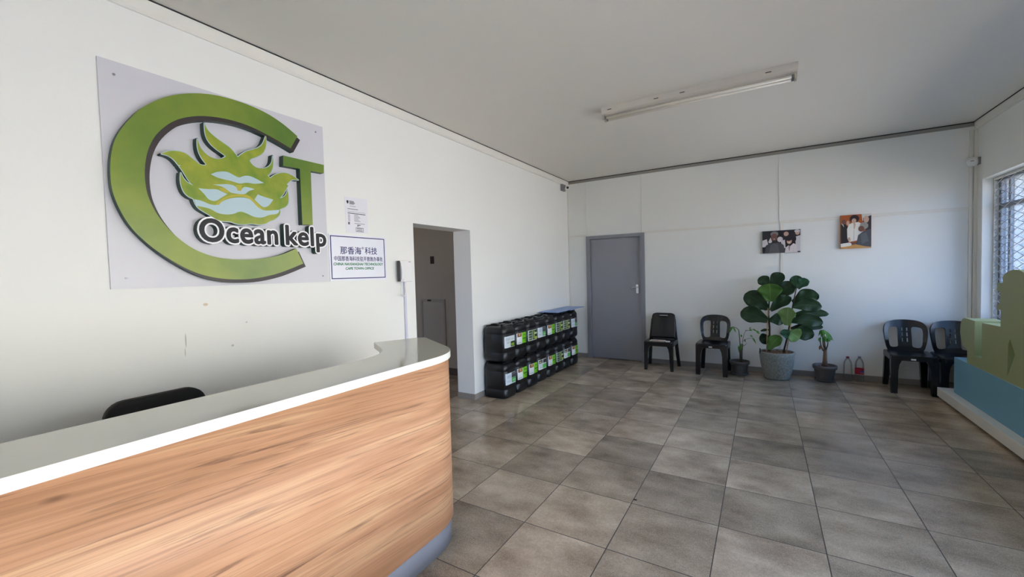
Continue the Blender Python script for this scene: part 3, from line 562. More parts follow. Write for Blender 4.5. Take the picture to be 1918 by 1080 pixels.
# fluorescent fitting
lf_ = thing('fluorescent_light', 'twin tube fluorescent batten on the ceiling, switched off', 'ceiling light', (2.38, 4.01, H))
g = G(); g.prism([(3.945, H), (3.952, 2.994), (3.975, 2.986), (4.055, 2.986), (4.080, 2.994), (4.087, H)], 1.60, 3.165, lambda u, v, d: (d, u, v)); build('housing', g, mat('batten enamel', (214, 208, 200), .4), lf_, world=True)
for yy in (3.985, 4.047):
    g = G(); g.tube([(1.635, yy, 2.958), (3.13, yy, 2.958)], .0135, 14); t_ = build('tube', g, mat('fluorescent tube', (228, 222, 210), .25), lf_, world=True)
    for xa, xb in ((1.622, 1.640), (3.125, 3.143)):
        g = G(); g.tube([(xa, yy, 2.958), (xb, yy, 2.958)], .0142, 12); build('end_cap', g, M_STEEL, t_, world=True)
for xa in (1.603, 3.143):
    for yy in (3.985, 4.047):
        g = G().box((xa, yy-.016, 2.940), (xa+.018, yy+.016, 2.986), bevel=.004); build('lamp_holder', g, mat('cream holder', (190, 182, 168), .5), lf_, world=True)
for xx in (1.66, 2.09, 2.31, 2.95):
    g = G().box((xx, 3.9445, 3.016), (xx+.04, 3.9515, 3.021)); build('slot', g, M_BLACK, lf_, world=True)

# ------------------------------------------------------------------ canvas prints on the back wall
def canvas(name, label, x0, z0, w, h, shapes, side):
    t = thing(name, label, 'picture', (x0+w/2, Y1, z0)); cols = []; g = G(); g.box((x0, Y1-.026, z0), (x0+w, Y1-.001, z0+h)); mats = [mat(name+' edge', side, .6)]
    build('canvas', g, mats[0], t, world=True); g = G(); mats = []
    for i, (pts, c) in enumerate(shapes):
        m_ = mat('print %d %d %d' % c, c, .55, .10, 40)
        if m_ not in mats: mats.append(m_)
        q = [(x0+min(1, max(0, u))*w, z0+(1-min(1, max(0, v)))*h) for u, v in pts]
        dd = .0262+i*.00022
        f = g.bm.faces.new([g.bm.verts.new((a, Y1-dd, b)) for a, b in q]); f.material_index = mats.index(m_)
        f.normal_update()
        if f.normal.y > 0: f.normal_flip()
    build('print', g, mats, t, world=True, recalc=False)
R = [(0, 0), (1, 0), (1, 1), (0, 1)]
DK, WH, SK1, SK2 = (30, 24, 28), (205, 198, 202), (112, 74, 62), (196, 160, 140)
canvas('landscape_print', 'landscape photo print of a smiling group of people on the back wall', 2.918, 1.664, .435, .304, [
    (R, DK), ([(0, .42), (.12, .36), (.16, .62), (.06, .72), (0, .72)], WH), ([(.16, .5), (.22, .3), (.27, .5), (.2, .55)], WH), (ell(.475, .40, .075, .12), WH), ([(.50, .48), (.60, .42), (.62, .8), (.52, .8)], WH),
    (ell(.63, .10, .10, .10), (40, 30, 32)), (ell(.635, .17, .065, .10), SK2), (ell(.925, .12, .06, .12), SK2), (ell(.92, .07, .075, .06), WH), ([(.86, .32), (1, .26), (1, .95), (.9, .95)], WH),
    ([(.07, 1), (.09, .66), (.18, .56), (.27, .52), (.36, .52), (.50, .57), (.57, .66), (.61, 1)], (66, 66, 70)), ([(.18, 1), (.22, .62), (.32, .56), (.42, .62), (.46, 1)], (84, 84, 88)), ([(.27, .4), (.36, .4), (.385, .55), (.25, .55)], DK),
    (ell(.325, .15, .105, .12), (120, 116, 116)), (ell(.32, .29, .085, .16), SK1), ([(.29, .36), (.35, .36), (.32, .40)], WH),
    (ell(.76, .40, .135, .21), (34, 22, 26)), (ell(.715, .50, .065, .125), SK2), (ell(.70, .43, .075, .06), (34, 22, 26)), ([(.685, .55), (.74, .54), (.715, .585)], (226, 214, 210)),
    ([(.60, 1), (.62, .78), (.70, .68), (.74, .72), (.82, .60), (.90, .66), (.93, 1)], (216, 206, 206)), ([(.70, .68), (.74, .72), (.72, .96), (.69, .80)], (150, 140, 146))], (40, 34, 36))
canvas('portrait_print', 'portrait photo print of a woman in white beside a seated man, on the back wall', 3.775, 1.682, .304, .424, [
    (R, (168, 84, 28)), ([(.69, 0), (1, 0), (1, .14), (.72, .2)], (206, 204, 198)), ([(.74, .12), (1, .05), (1, .62), (.74, .4)], (44, 38, 40)), (ell(.84, .16, .085, .10), SK2),
    ([(.02, .26), (.12, .22), (.24, .34), (.27, .84), (.02, .86)], (26, 24, 26)), ([(.03, .24), (.09, .22), (.12, .36)], WH), (ell(.11, .20, .07, .075), SK1), (ell(.25, .24, .05, .07), SK2),
    ([(.23, .70), (.22, .42), (.28, .28), (.42, .23), (.60, .23), (.74, .30), (.74, .55), (.62, .76), (.30, .80)], (226, 222, 214)), ([(.43, .26), (.50, .26), (.48, .40), (.44, .44)], SK2), ([(.445, .44), (.46, .44), (.45, .76), (.435, .76)], (170, 166, 160)),
    (ell(.46, .125, .155, .115), (44, 22, 26)), (ell(.445, .185, .075, .075), SK2), ([(.24, .68), (.32, .66), (.34, .76), (.26, .78)], SK2),
    ([(.52, .88), (.58, .62), (.72, .52), (1, .44), (1, 1), (.60, .96)], (72, 76, 82)), ([(.66, .60), (.84, .54), (.92, .80), (.70, .88)], (92, 96, 100)), (ell(.77, .345, .135, .105), (150, 146, 138)), (ell(.68, .43, .095, .085), SK1),
    ([(0, .90), (.5, .88), (.8, .95), (1, .97), (1, 1), (0, 1)], (196, 146, 84)), ([(0, .85), (.30, .82), (.40, .86), (.34, .92), (.02, .95)], (228, 224, 216)), ([(.34, .82), (.52, .82), (.52, .88), (.38, .90)], SK1)], (176, 96, 40))

# ------------------------------------------------------------------ black jerrycans in two layers
def se(a, b, r, n=5, x0=0, y0=0):
    return [(x0+x, y0+y) for x, y in rrect(-a, -b, a, b, r, n)]
CW, CDp, CHt = .1385, .158, .440
def can_outline(s=0.0): return rrect(-CDp+s, -CW+s, CDp-s, CW-s, .062, 6)
labels_kinds = {
 'photo_corner': [((0, 0, 1, 1), (214, 222, 226)), ((.08, .62, .45, .86), (186, 196, 200)), ((.12, .36, .40, .54), (190, 200, 204)), ((.48, .04, .96, .50), (28, 60, 26)), ((.56, .10, .84, .34), (120, 156, 40)), ((.5, .62, .9, .8), (196, 205, 208))],
 'green_half': [((0, 0, 1, 1), (226, 230, 230)), ((.47, .0, 1, 1), (118, 196, 30)), ((.03, .66, .42, .98), (112, 62, 44)), ((.14, .74, .32, .98), (196, 150, 90)), ((.55, .36, .92, .50), (58, 120, 30)), ((.60, .70, .95, .82), (80, 160, 40)), ((.06, .10, .36, .16), (150, 156, 156)), ((.70, .10, .9, .3), (70, 150, 36))],
 'dark_frame': [((0, 0, 1, 1), (196, 214, 190)), ((.03, .05, .36, .95), (60, 78, 62)), ((.42, .05, .97, .95), (30, 52, 30)), ((.06, .2, .33, .26), (170, 190, 170)), ((.06, .45, .33, .51), (170, 190, 170)), ((.06, .7, .33, .76), (170, 190, 170)), ((.50, .15, .62, .9), (156, 190, 70)), ((.62, .55, .92, .72), (190, 206, 160)), ((.68, .1, .92, .3), (180, 190, 90))],
 'grey_photo': [((0, 0, 1, 1), (206, 216, 226)), ((.48, .52, .96, .98), (92, 92, 98)), ((.48, .08, .96, .52), (92, 168, 96)), ((.55, .55, .88, .75), (60, 60, 64)), ((.08, .56, .40, .84), (184, 196, 208)), ((.08, .22, .36, .36), (186, 198, 208)), ((.6, .2, .9, .36), (140, 200, 140))],
 'two_photos': [((0, 0, 1, 1), (222, 228, 226)), ((.05, .62, .42, .95), (70, 70, 56)), ((.10, .66, .28, .82), (190, 190, 150)), ((.48, .58, .95, .95), (62, 58, 62)), ((.42, .06, .92, .48), (86, 180, 84)), ((.08, .12, .34, .30), (200, 208, 206))]}
def make_can(kind, label):
    t = thing('jerrycan', label, 'jerrycan', (0, 0, 0), 0, 'stacked black jerrycans')
    prof = [(.030, 0.0), (.012, .004), (.003, .018), (0, .045), (0, .100), (.004, .106), (.004, .112), (0, .118), (0, .318), (.004, .324), (.004, .330), (.001, .336), (.004, .375), (.016, .402), (.034, .415)]
    g = G(); g.rings([[(x, y, z) for x, y in can_outline(s)] for s, z in prof]); 
    # top: raised handle bridge along the depth with a recess at each side
    hb = [(-.112, .412), (-.105, .436), (-.085, .440), (-.03, .440), (-.015, .430), (-.008, .412)]
    g.prism(hb, -.022, .022, lambda u, v, d: (u, d, v)); g.box((-.118, -.108, .412), (-.098, .108, .428), bevel=.006).box((.098, -.108, .412), (.118, .108, .428), bevel=.006)
    build('body', g, M_DRUM, t)
    g = G(); g.lathe([(.024, .412), (.024, .420), (.033, .420), (.034, .424), (.034, .438), (.030, .440), (0, .440)], (.055, 0, 0), 18); build('cap', g, M_BLACK, t)
    # paper label bent round the front face
    ol = []; y = -CW; pts = []
    for i in range(25):
        s = -.118+.236*i/24; flat = CW-.062; a = abs(s)
        if a <= flat: pts.append((CDp, s, (1, 0)))
        else:
            an = (a-flat)/.062; pts.append((CDp-.062+.062*cos(an), math.copysign(flat+.062*sin(an), s), (cos(an), math.copysign(sin(an), s))))
    z0, z1 = .165, .300; g = G(); mats = []
    for li, ((u0, v0, u1, v1), c) in enumerate(labels_kinds[kind]):
        m_ = mat('label %d %d %d' % c, c, .4, .08, 60)
        if m_ not in mats: mats.append(m_)
        i0, i1 = round(u0*24), round(u1*24); dd = .0008+.0004*li
        A = []
        for i in range(i0, i1+1):
            x, yv, nn = pts[i]; A.append([(x+nn[0]*dd, yv+nn[1]*dd, z0+v*(z1-z0)) for v in (v0, v1)])
        for p, q in zip(A, A[1:]):
            f = g.quad((p[0], q[0], q[1], p[1]), mats.index(m_), True)
    build('paper_label', g, mats, t, recalc=False)
    return t
TOPK = ['photo_corner', 'green_half', 'dark_frame', 'grey_photo', 'green_half', 'dark_frame', 'dark_frame', 'grey_photo']
BOTK = ['grey_photo', 'green_half', 'green_half', 'two_photos', 'green_half', 'dark_frame', 'two_photos', 'green_half']
KD = {'photo_corner': 'white label with a small dark leaf photo', 'green_half': 'half lime green label', 'dark_frame': 'dark green framed label', 'grey_photo': 'pale label with a grey photo', 'two_photos': 'white label with two small photos'}
ORD = ['nearest the doorway', 'second from the doorway', 'third from the doorway', 'fourth from the doorway', 'fourth from the corner', 'third from the corner', 'second from the corner', 'nearest the corner']
protos = {}
for row, kinds, z in (('lower', BOTK, 0.0), ('upper', TOPK, .440)):
    for i, kd in enumerate(kinds):
        lab = 'black jerrycan %s, %s row, %s' % (ORD[i], row, KD[kd])
        loc = (.178+[0.0, .0, .006, -.004, .004, 0, -.006, .004][i], 4.225+.2825*i, z); rz = random.uniform(-.01, .01)
        if kd not in protos:
            o = make_can(kd, lab); o.location = loc; o.rotation_euler = (0, 0, rz); protos[kd] = o
        else: dup(protos[kd], loc, rz, lab)
g = G(); g.prism(rrect(.03, 5.55, .345, 6.62, .01, 2), 0, .006, lambda u, v, d: (u, v, d+.004*sin(v*5)), 0); o = build('blue_sheet', g, mat('blue corrugated plastic', (112, 146, 206), .35)); o.location = (0, 0, .885); tag(o, 'flat blue plastic sheet lying on top of the far jerrycans', 'sheet')

# ------------------------------------------------------------------ stacking chairs
def leg(p0, p1, w0, w1, sgnx, sgny, flare=.0):
    """tapered leg anchored on its outer corner; flares into the apron at the top"""
    g = G(); rr = []
    for t, w in ((0, w0+flare), (.10, w0+flare*.55), (.22, w0+flare*.15), (.38, w0*.98), (.7, (w0+w1)/2), (1, w1)):
        c = Vector(p0).lerp(Vector(p1), t); x, y = c.x, c.y; xi, yi = x-sgnx*w, y-sgny*min(w, w0)
        q = [(x, y), (xi, y), (xi, yi), (x, yi)]
        if sgnx*sgny < 0: q = q[::-1]
        rr.append([(a, b, c.z) for a, b in q])
    g.rings(rr, smooth=False); return g
def seat_mesh(hw, f, bk, z, ap):
    g = G(); ol = rrect(-hw, -f, hw, bk, .05, 5)
    top = []
    g.rings([[(x, y, z-ap) for x, y in ol], [(x, y, z-.010) for x, y in ol], [(x*.985, y*.985, z) for x, y in ol]], smooth=False, cap0=False, cap1=False)
    n = 10
    # dished top
    rr = [[(x*s, y*s, z-.012*(1-s)*(1 if s > 0 else 1)) for x, y in ol] for s in (.985, .93, .7, .4, .1)]
    g.rings(rr, cap0=False, cap1=True); return g
def slotted_chair(label):
    t = thing('stacking_chair', label, 'chair', (0, 0, 0), 0, 'black slotted stacking chairs')
    build('seat', seat_mesh(.200, .215, .205, .432, .055), M_CHAIR, t, mods=[('solid', .006)])
    out = [(-.150, .415), (.150, .415), (.178, .455), (.193, .53), (.204, .62), (.207, .68), (.198, .73), (.170, .768), (.120, .788), (.06, .795), (0, .797), (-.06, .795), (-.120, .788), (-.170, .768), (-.198, .73), (-.207, .68), (-.204, .62), (-.193, .53), (-.178, .455)]
    out = chaikin([(a*.955, b) for a, b in out], 2, 70); holes = []
    for s in (1, -1):
        hp = [(.070, .475), (.135, .468), (.155, .50), (.163, .58), (.168, .66), (.158, .698), (.125, .712), (.072, .714), (.062, .69), (.066, .58), (.064, .50)]
        holes.append(chaikin([(s*a*.955, b) for a, b in hp], 2, 75))
        for a, b in ((.535, .582), (.600, .645), (.663, .702)): holes.append([(s*.022-.0065, a), (s*.022+.0065, a), (s*.022+.0065, b), (s*.022-.0065, b)])
    fn = lambda u, v: (u, .170+(v-.415)*.235-1.15*u*u*min(1, max(0, (v-.40)/.15)), v)
    g = G().sheet(out, holes, fn); build('backrest', g, M_CHAIR, t, mods=[('solid', .020)])
    for s in (1, -1):
        build('leg', leg((s*.199, -.213, .425), (s*.199, -.230, 0), .066, .056, s, -1, .055), M_CHAIR, t)
        build('leg', leg((s*.190, .205, .425), (s*.198, .245, 0), .065, .048, s, 1, .04), M_CHAIR, t)
    g = G().box((-.030, -.2225, .388), (.012, -.2190, .404), bevel=.001, seg=1); build('sticker', g, M_WHITEP, t, label='small white sticker')
    return t
c2 = slotted_chair('black slotted-back stacking chair between the solid chair and the potted plants'); c2.location = (2.315, 6.495, 0); c2.rotation_euler = (0, 0, radians(-2))
dup(c2, (4.375, 6.488, 0), radians(-1), 'black slotted-back stacking chair right of the bottles, fully in view')
dup(c2, (4.790, 6.492, 0), radians(-1), 'black slotted-back stacking chair partly hidden behind the display stand')
t = thing('solid_chair', 'black stacking chair with solid back beside the grey door', 'chair', (1.605, 6.485, 0), 0)
build('seat', seat_mesh(.205, .205, .20, .420, .060), M_CHAIR, t, mods=[('solid', .006)])
fn = lambda u, v: (u, .150+(v-.43)*.20-.5*u*u, v)
g = G(); vv = [.430, .46, .50, .55, .60, .65, .70, .74, .766, .780, .790, .798, .805, .810]; hw = [.178, .178, .177, .177, .176, .175, .173, .171, .168, .163, .157, .148, .132, .105]
qs = [-1, -.9, -.7, -.55, -.375, -.2, 0, .2, .375, .55, .7, .9, 1]; V = [[g.bm.verts.new(fn(q*w, v)) for q in qs] for v, w in zip(vv, hw)]
for i in range(len(vv)-1):
    for j in range(len(qs)-1):
        if vv[i] == .766 and abs(qs[j]+qs[j+1])/2 < .37: continue
        f = g.bm.faces.new((V[i][j], V[i][j+1], V[i+1][j+1], V[i+1][j])); f.smooth = True
build('backrest', g, M_CHAIR, t, mods=[('solid', .016)])
for s in (1, -1):
    build('leg', leg((s*.203, -.203, .415), (s*.205, -.205, 0), .055, .040, s, -1, .07), M_CHAIR, t)
    g = G(); rr = []
    for z, y, x, w in ((.72, .205, .178, .020), (.55, .190, .192, .032), (.42, .195, .206, .045), (.2, .215, .222, .045), (0, .24, .238, .042)):
        q = [(s*x, y), (s*(x-w), y), (s*(x-w), y-w), (s*x, y-w)]
        rr.append([(a, b, z) for a, b in (q if s > 0 else q[::-1])])
    g.rings(rr, smooth=False); build('leg', g, M_CHAIR, t)
g = G(); g.box((1.47, 6.31, .4245), (1.68, 6.45, .4295), 0).box((1.50, 6.325, .4297), (1.67, 6.44, .4327), 1); g.box((1.70, 6.29, .4245), (1.765, 6.33, .440), 2, bevel=.006)
t = thing('magazine', 'magazine and crumpled white paper lying on the solid-back chair seat', 'magazine', (1.6, 6.38, .4245)); build('pages', g, [mat('magazine paper', (206, 200, 196), .5), col2('magazine cover', (120, 92, 84), (200, 190, 186), 30, .4), M_WHITEP], t, world=True)

# ------------------------------------------------------------------ potted plants
M_STONE = col2('grey stone pot', (100, 103, 99), (144, 147, 140), 55, 0.6, lo=.3, hi=.7, bump=.15); M_POT = mat('slate grey plastic pot', (84, 81, 80), 0.45, 0.05)
M_SOIL = col2('bark chips', (58, 40, 28), (138, 100, 70), 42, 0.9, lo=.35, hi=.6, bump=.8); M_STEM = mat('brown stem', (58, 44, 34), .8, .2, 30); M_STAKE = mat('cane stake', (190, 150, 100), .6, .1)
LEAFM = [leaf_mat('fig leaf dark', (24, 50, 20), (52, 84, 40)), leaf_mat('fig leaf mid', (58, 98, 28), (110, 146, 62)), leaf_mat('fig leaf blue green', (34, 78, 50), (80, 124, 88)), leaf_mat('fig leaf underside', (98, 132, 70), (150, 176, 116))]
M_LEAFL = leaf_mat('money tree leaf', (70, 130, 40), (130, 180, 84)); M_LEAFD = mat('dry leaf', (120, 84, 60), .8, .2)
def leaf_geo(B, T, w, face, fiddle=True, droop=.15, seg=(20, 10), cup=.12):
    """leaf blade from base B to tip T, width w, roughly facing direction 'face'"""
    B, T = Vector(B), Vector(T); ax = T-B; L = ax.length; ax.normalize(); n = (Vector(face)-ax*Vector(face).dot(ax)).normalized(); sd = ax.cross(n).normalized()
    g = G(); uvl = g.bm.loops.layers.uv.new('UVMap'); na, nb = seg; V = []
    ph = random.uniform(0, 6)
    for i in range(na+1):
        s = i/na
        if fiddle: wd = (0.14+.86*max(0, sin(pi*min(1, (s*.78+.06))**1.05)))*(1 if s < .86 else math.sqrt(max(0.0, 1-((s-.86)/.14)**2)*.97+.03)); wd *= .92+.08*cos(s*9+1)
        else: wd = max(.04, sin(pi*s**.85))
        row = []
        for j in range(nb+1):
            q = j/nb*2-1
            p = B+ax*(L*s)+sd*(q*wd*w*.5)+n*(cup*w*q*q*wd + .055*w*sin(s*13+ph+q*2)*abs(q)) + Vector((0, 0, droop*L*(sin(pi*s)*.5)))-n*(.10*L*s*s)
            row.append((g.bm.verts.new(p), (q, s)))
        V.append(row)
    for i in range(na):
        for j in range(nb):
            c = [V[i][j], V[i][j+1], V[i+1][j+1], V[i+1][j]]; f = g.bm.faces.new([v for v, _ in c]); f.smooth = True
            for l, (_, uv) in zip(f.loops, c): l[uvl].uv = uv
    return g
def pot_round(prof, c, n=40): return G().lathe(prof, c, n)
PX, PY = 3.075, 6.49
fg = thing('potted_fig', 'large fiddle leaf fig in a round grey stone pot against the back wall', 'potted plant', (PX, PY, 0))
g = G().lathe([(.125, 0), (.140, .003), (.146, .022), (.150, .034), (.168, .10), (.186, .19), (.198, .28), (.203, .345), (.200, .358), (.190, .360), (.184, .350), (.180, .31), (0, .31)], (PX, PY, 0), 48); build('pot', g, M_STONE, fg, world=True)
g = G().lathe([(.181, .312), (.17, .335), (.10, .345), (0, .35)], (PX, PY, 0), 32)
for i in range(70):
    a, r = random.uniform(0, 6.28), .165*math.sqrt(random.random()); x, y = PX+r*cos(a), PY+r*sin(a); s = random.uniform(.008, .016)
    g.box((x-s, y-s*.7, .336), (x+s, y+s*.7, .348+random.uniform(0, .012)), bevel=.003, seg=1)
build('bark_chips', g, M_SOIL, fg, world=True)
for S, r0 in (([(2.989,6.5,0.34),(2.996,6.5,0.659),(2.983,6.5,0.85),(2.992,6.5,1.008),(2.998,6.5,1.229)], .013), ([(3.145,6.5,0.352),(3.191,6.5,0.543),(3.231,6.5,0.81),(3.257,6.5,0.996),(3.298,6.5,1.227)], .011)):
    q = [tuple(p) for p in S]; q[0] = (q[0][0], q[0][1], .33); g = G().tube(q, [r0*(1-.12*i) for i in range(len(q))], 8); build('stem', g, M_STEM, fg, world=True)
for S in ([(2.958,6.47,0.343),(2.978,6.47,0.931)], [(3.176,6.45,0.324),(3.238,6.45,0.815)]):
    q = [tuple(p) for p in S]; q[0] = (q[0][0], q[0][1], .32); g = G().tube(q, .006, 8); build('stake', g, M_STAKE, fg, world=True)
for (B, T, w, kd) in [((2.974,6.45,0.925),(2.71,6.45,1.118),0.203,0),((2.973,6.38,0.775),(2.661,6.38,0.877),0.198,0),((2.981,6.53,0.91),(2.795,6.53,0.963),0.09,0),((2.996,6.55,1.208),(2.882,6.55,1.341),0.128,0),((3.023,6.56,1.203),(3.137,6.56,1.395),0.147,0),((3.004,6.34,1.028),(2.997,6.34,1.259),0.233,1),((3.062,6.52,1.023),(3.265,6.52,1.27),0.173,0),((3.007,6.45,0.899),(3.226,6.45,1.088),0.143,0),((3.302,6.5,1.193),(3.283,6.5,1.357),0.12,2),((3.304,6.44,1.19),(3.404,6.44,1.311),0.117,2),((3.252,6.53,1.001),(3.527,6.53,1.118),0.18,0),((3.251,6.38,0.967),(3.549,6.38,0.965),0.15,0),((3.183,6.3,0.731),(3.187,6.3,0.958),0.173,3),((2.993,6.42,0.776),(3.159,6.42,0.785),0.138,0),((3.246,6.55,0.833),(3.637,6.55,0.862),0.099,0),((3.221,6.44,0.77),(3.567,6.44,0.767),0.15,0),((3.231,6.52,0.667),(3.575,6.52,0.695),0.09,0),((3.219,6.4,0.606),(3.473,6.4,0.622),0.162,0),((3.196,6.36,0.64),(3.317,6.36,0.556),0.165,3),((3.013,6.55,0.526),(2.88,6.55,0.478),0.128,0),((2.98,6.35,0.397),(3.106,6.35,0.584),0.135,1),((3.185,6.34,0.559),(3.147,6.34,0.671),0.093,2),((3.0,6.5,0.636),(2.892,6.5,0.618),0.03,0)]:
    face = (random.uniform(-.25, .25)-.25, -1, random.uniform(.0, .45))
    g = leaf_geo(B, T, w*1.2, face); bb = Vector(B); g.tube([(bb.x+(-.0), 6.5+.0 if False else bb.y, bb.z), tuple(bb.lerp(Vector(T), .06))], .004, 6)
    build('leaf', g, LEAFM[kd], fg, world=True, mods=[('solid', .0012)], recalc=False)
g = G().box((2.878, 6.41, .33), (2.892, 6.425, .40), bevel=.003); build('plant_tag', g, M_BLACK, fg, world=True)
SP = [(.082, .012), (.088, .02), (.108, .135), (.113, .150), (.124, .152), (.126, .186), (.120, .190), (.114, .184), (.108, .160), (0, .160)]
def small_pot(t, x, y, s, s2):
    g = G().lathe([(r*s, z*s2) for r, z in SP], (x, y, 0), 36); build('pot', g, M_POT, t, world=True)
    g = G().lathe([(.080*s, 0), (.098*s, .003), (.108*s, .026), (.103*s, .028), (.094*s, .008), (0, .008)], (x, y, 0), 36); build('saucer', g, M_POT, t, world=True)
    g = G().lathe([(.108*s, .158*s2), (.06*s, .168*s2), (0, .172*s2)], (x, y, 0), 24)
    for i in range(26):
        a, r = random.uniform(0, 6.28), .095*s*math.sqrt(random.random()); q = random.uniform(.006, .012); g.box((x+r*cos(a)-q, y+r*sin(a)-q*.7, .16*s2), (x+r*cos(a)+q, y+r*sin(a)+q*.7, .174*s2), bevel=.002, seg=1)
    build('soil', g, M_SOIL, t, world=True)
t = thing('potted_money_tree', 'sparse drooping plant in a small grey pot between chair and fig', 'potted plant', (2.64, 6.53, 0))
small_pot(t, 2.64, 6.53, 1.0, 1.0)
for i, S in enumerate([[(2.659,6.53,0.214),(2.665,6.53,0.322),(2.676,6.53,0.421)],[(2.647,6.5,0.246),(2.647,6.5,0.362),(2.648,6.5,0.433),(2.641,6.5,0.531),(2.633,6.5,0.619),(2.602,6.5,0.649),(2.559,6.5,0.662)],[(2.673,6.55,0.409),(2.677,6.55,0.463),(2.697,6.55,0.562),(2.718,6.55,0.612)],[(2.719,6.52,0.616),(2.756,6.52,0.615),(2.787,6.52,0.637)],[(2.683,6.5,0.462),(2.706,6.5,0.49),(2.748,6.5,0.508),(2.794,6.5,0.52)],[(2.686,6.5,0.4),(2.713,6.5,0.42),(2.729,6.5,0.447)]]):
    q = [tuple(p) for p in S]
    if i < 2: q[0] = (q[0][0], q[0][1], .165)
    g = G().tube(q, [(.016 if i == 0 else .008 if i == 1 else .0035)*(1-.6*k/len(q)) for k in range(len(q))], 7); build('stem', g, mat('grey brown stem', (92, 78, 58), .8, .2, 30), t, world=True)
for (P, w) in [([(2.559,6.5,0.662),(2.515,6.5,0.618)],0.012),([(2.562,6.46,0.667),(2.516,6.46,0.565)],0.014),([(2.565,6.46,0.666),(2.604,6.46,0.583)],0.016),([(2.559,6.5,0.662),(2.543,6.5,0.61)],0.012),([(2.757,6.5,0.629),(2.795,6.5,0.618)],0.02),([(2.795,6.5,0.64),(2.851,6.5,0.608)],0.016),([(2.84,6.48,0.623),(2.879,6.48,0.577)],0.022),([(2.78,6.5,0.657),(2.757,6.5,0.644)],0.012),([(2.768,6.5,0.553),(2.802,6.5,0.531)],0.014),([(2.795,6.48,0.529),(2.841,6.48,0.444)],0.015),([(2.66,6.5,0.558),(2.668,6.5,0.519)],0.018),([(2.702,6.5,0.499),(2.714,6.5,0.451)],0.012),([(2.628,6.5,0.405),(2.639,6.5,0.299)],0.018),([(2.663,6.5,0.434),(2.655,6.5,0.327)],0.02),([(2.722,6.5,0.619),(2.715,6.5,0.605)],0.01)]:
    g = leaf_geo(P[0], P[1], w*1.3, (.2, -1, .3), False, .1, (7, 4)); build('leaf', g, M_LEAFL if w > .013 else LEAFM[1], t, world=True, mods=[('solid', .001)], recalc=False)
t = thing('potted_money_tree', 'small money tree with bushy drooping crown in a grey pot right of the fig', 'potted plant', (3.595, 6.585, 0))
small_pot(t, 3.595, 6.585, 1.04, 1.08)
for S in [[(3.597,6.6,0.177),(3.599,6.6,0.271),(3.602,6.6,0.406)]]:
    q = [tuple(p) for p in S]; q[0] = (q[0][0], q[0][1], .17); g = G().tube(q, [.034, .024, .019], 10); build('trunk', g, mat('bark brown', (112, 86, 66), .8, .25, 40), t, world=True)
for S in [[(3.597,6.6,0.361),(3.572,6.6,0.403),(3.554,6.6,0.465),(3.55,6.6,0.545)],[(3.6,6.6,0.397),(3.582,6.6,0.449),(3.575,6.6,0.547),(3.572,6.6,0.649)],[(3.602,6.58,0.4),(3.595,6.58,0.471),(3.591,6.58,0.577)],[(3.605,6.58,0.4),(3.623,6.58,0.455),(3.63,6.58,0.544)]]:
    g = G().tube([tuple(p) for p in S], [.009-.0014*k for k in range(len(S))], 7); build('branch', g, mat('grey brown stem', (92, 78, 58), .8, .2, 30), t, world=True)
for (P, w) in [([(3.57,6.58,0.654),(3.534,6.58,0.601)],0.02),([(3.572,6.6,0.652),(3.531,6.6,0.571)],0.018),([(3.552,6.58,0.557),(3.527,6.58,0.511)],0.016),([(3.55,6.56,0.56),(3.539,6.56,0.493)],0.016),([(3.567,6.55,0.655),(3.556,6.55,0.553)],0.02),([(3.57,6.55,0.658),(3.592,6.55,0.564)],0.022),([(3.573,6.58,0.656),(3.627,6.58,0.579)],0.02),([(3.58,6.58,0.652),(3.651,6.58,0.554)],0.02),([(3.597,6.6,0.641),(3.692,6.6,0.516)],0.016),([(3.585,6.52,0.585),(3.578,6.52,0.497)],0.022),([(3.585,6.52,0.585),(3.606,6.52,0.512)],0.022),([(3.627,6.55,0.557),(3.606,6.55,0.498)],0.02),([(3.627,6.55,0.557),(3.627,6.55,0.5)],0.022),([(3.627,6.55,0.557),(3.648,6.55,0.51)],0.02),([(3.629,6.57,0.554),(3.67,6.57,0.53)],0.018),([(3.605,6.54,0.61),(3.633,6.54,0.541)],0.022)]:
    g = leaf_geo(P[0], P[1], w*1.35, (.2, -1, .4), False, .18, (7, 4)); build('leaf', g, M_LEAFL, t, world=True, mods=[('solid', .001)], recalc=False)
for (P, w) in [([(3.552,6.58,0.459),(3.541,6.58,0.391)],0.025),([(3.563,6.58,0.433),(3.577,6.58,0.381)],0.018)]:
    g = leaf_geo(P[0], P[1], w*1.2, (.2, -1, .1), False, .05, (6, 4)); build('dead_leaf', g, M_LEAFD, t, world=True, mods=[('solid', .001)], recalc=False)

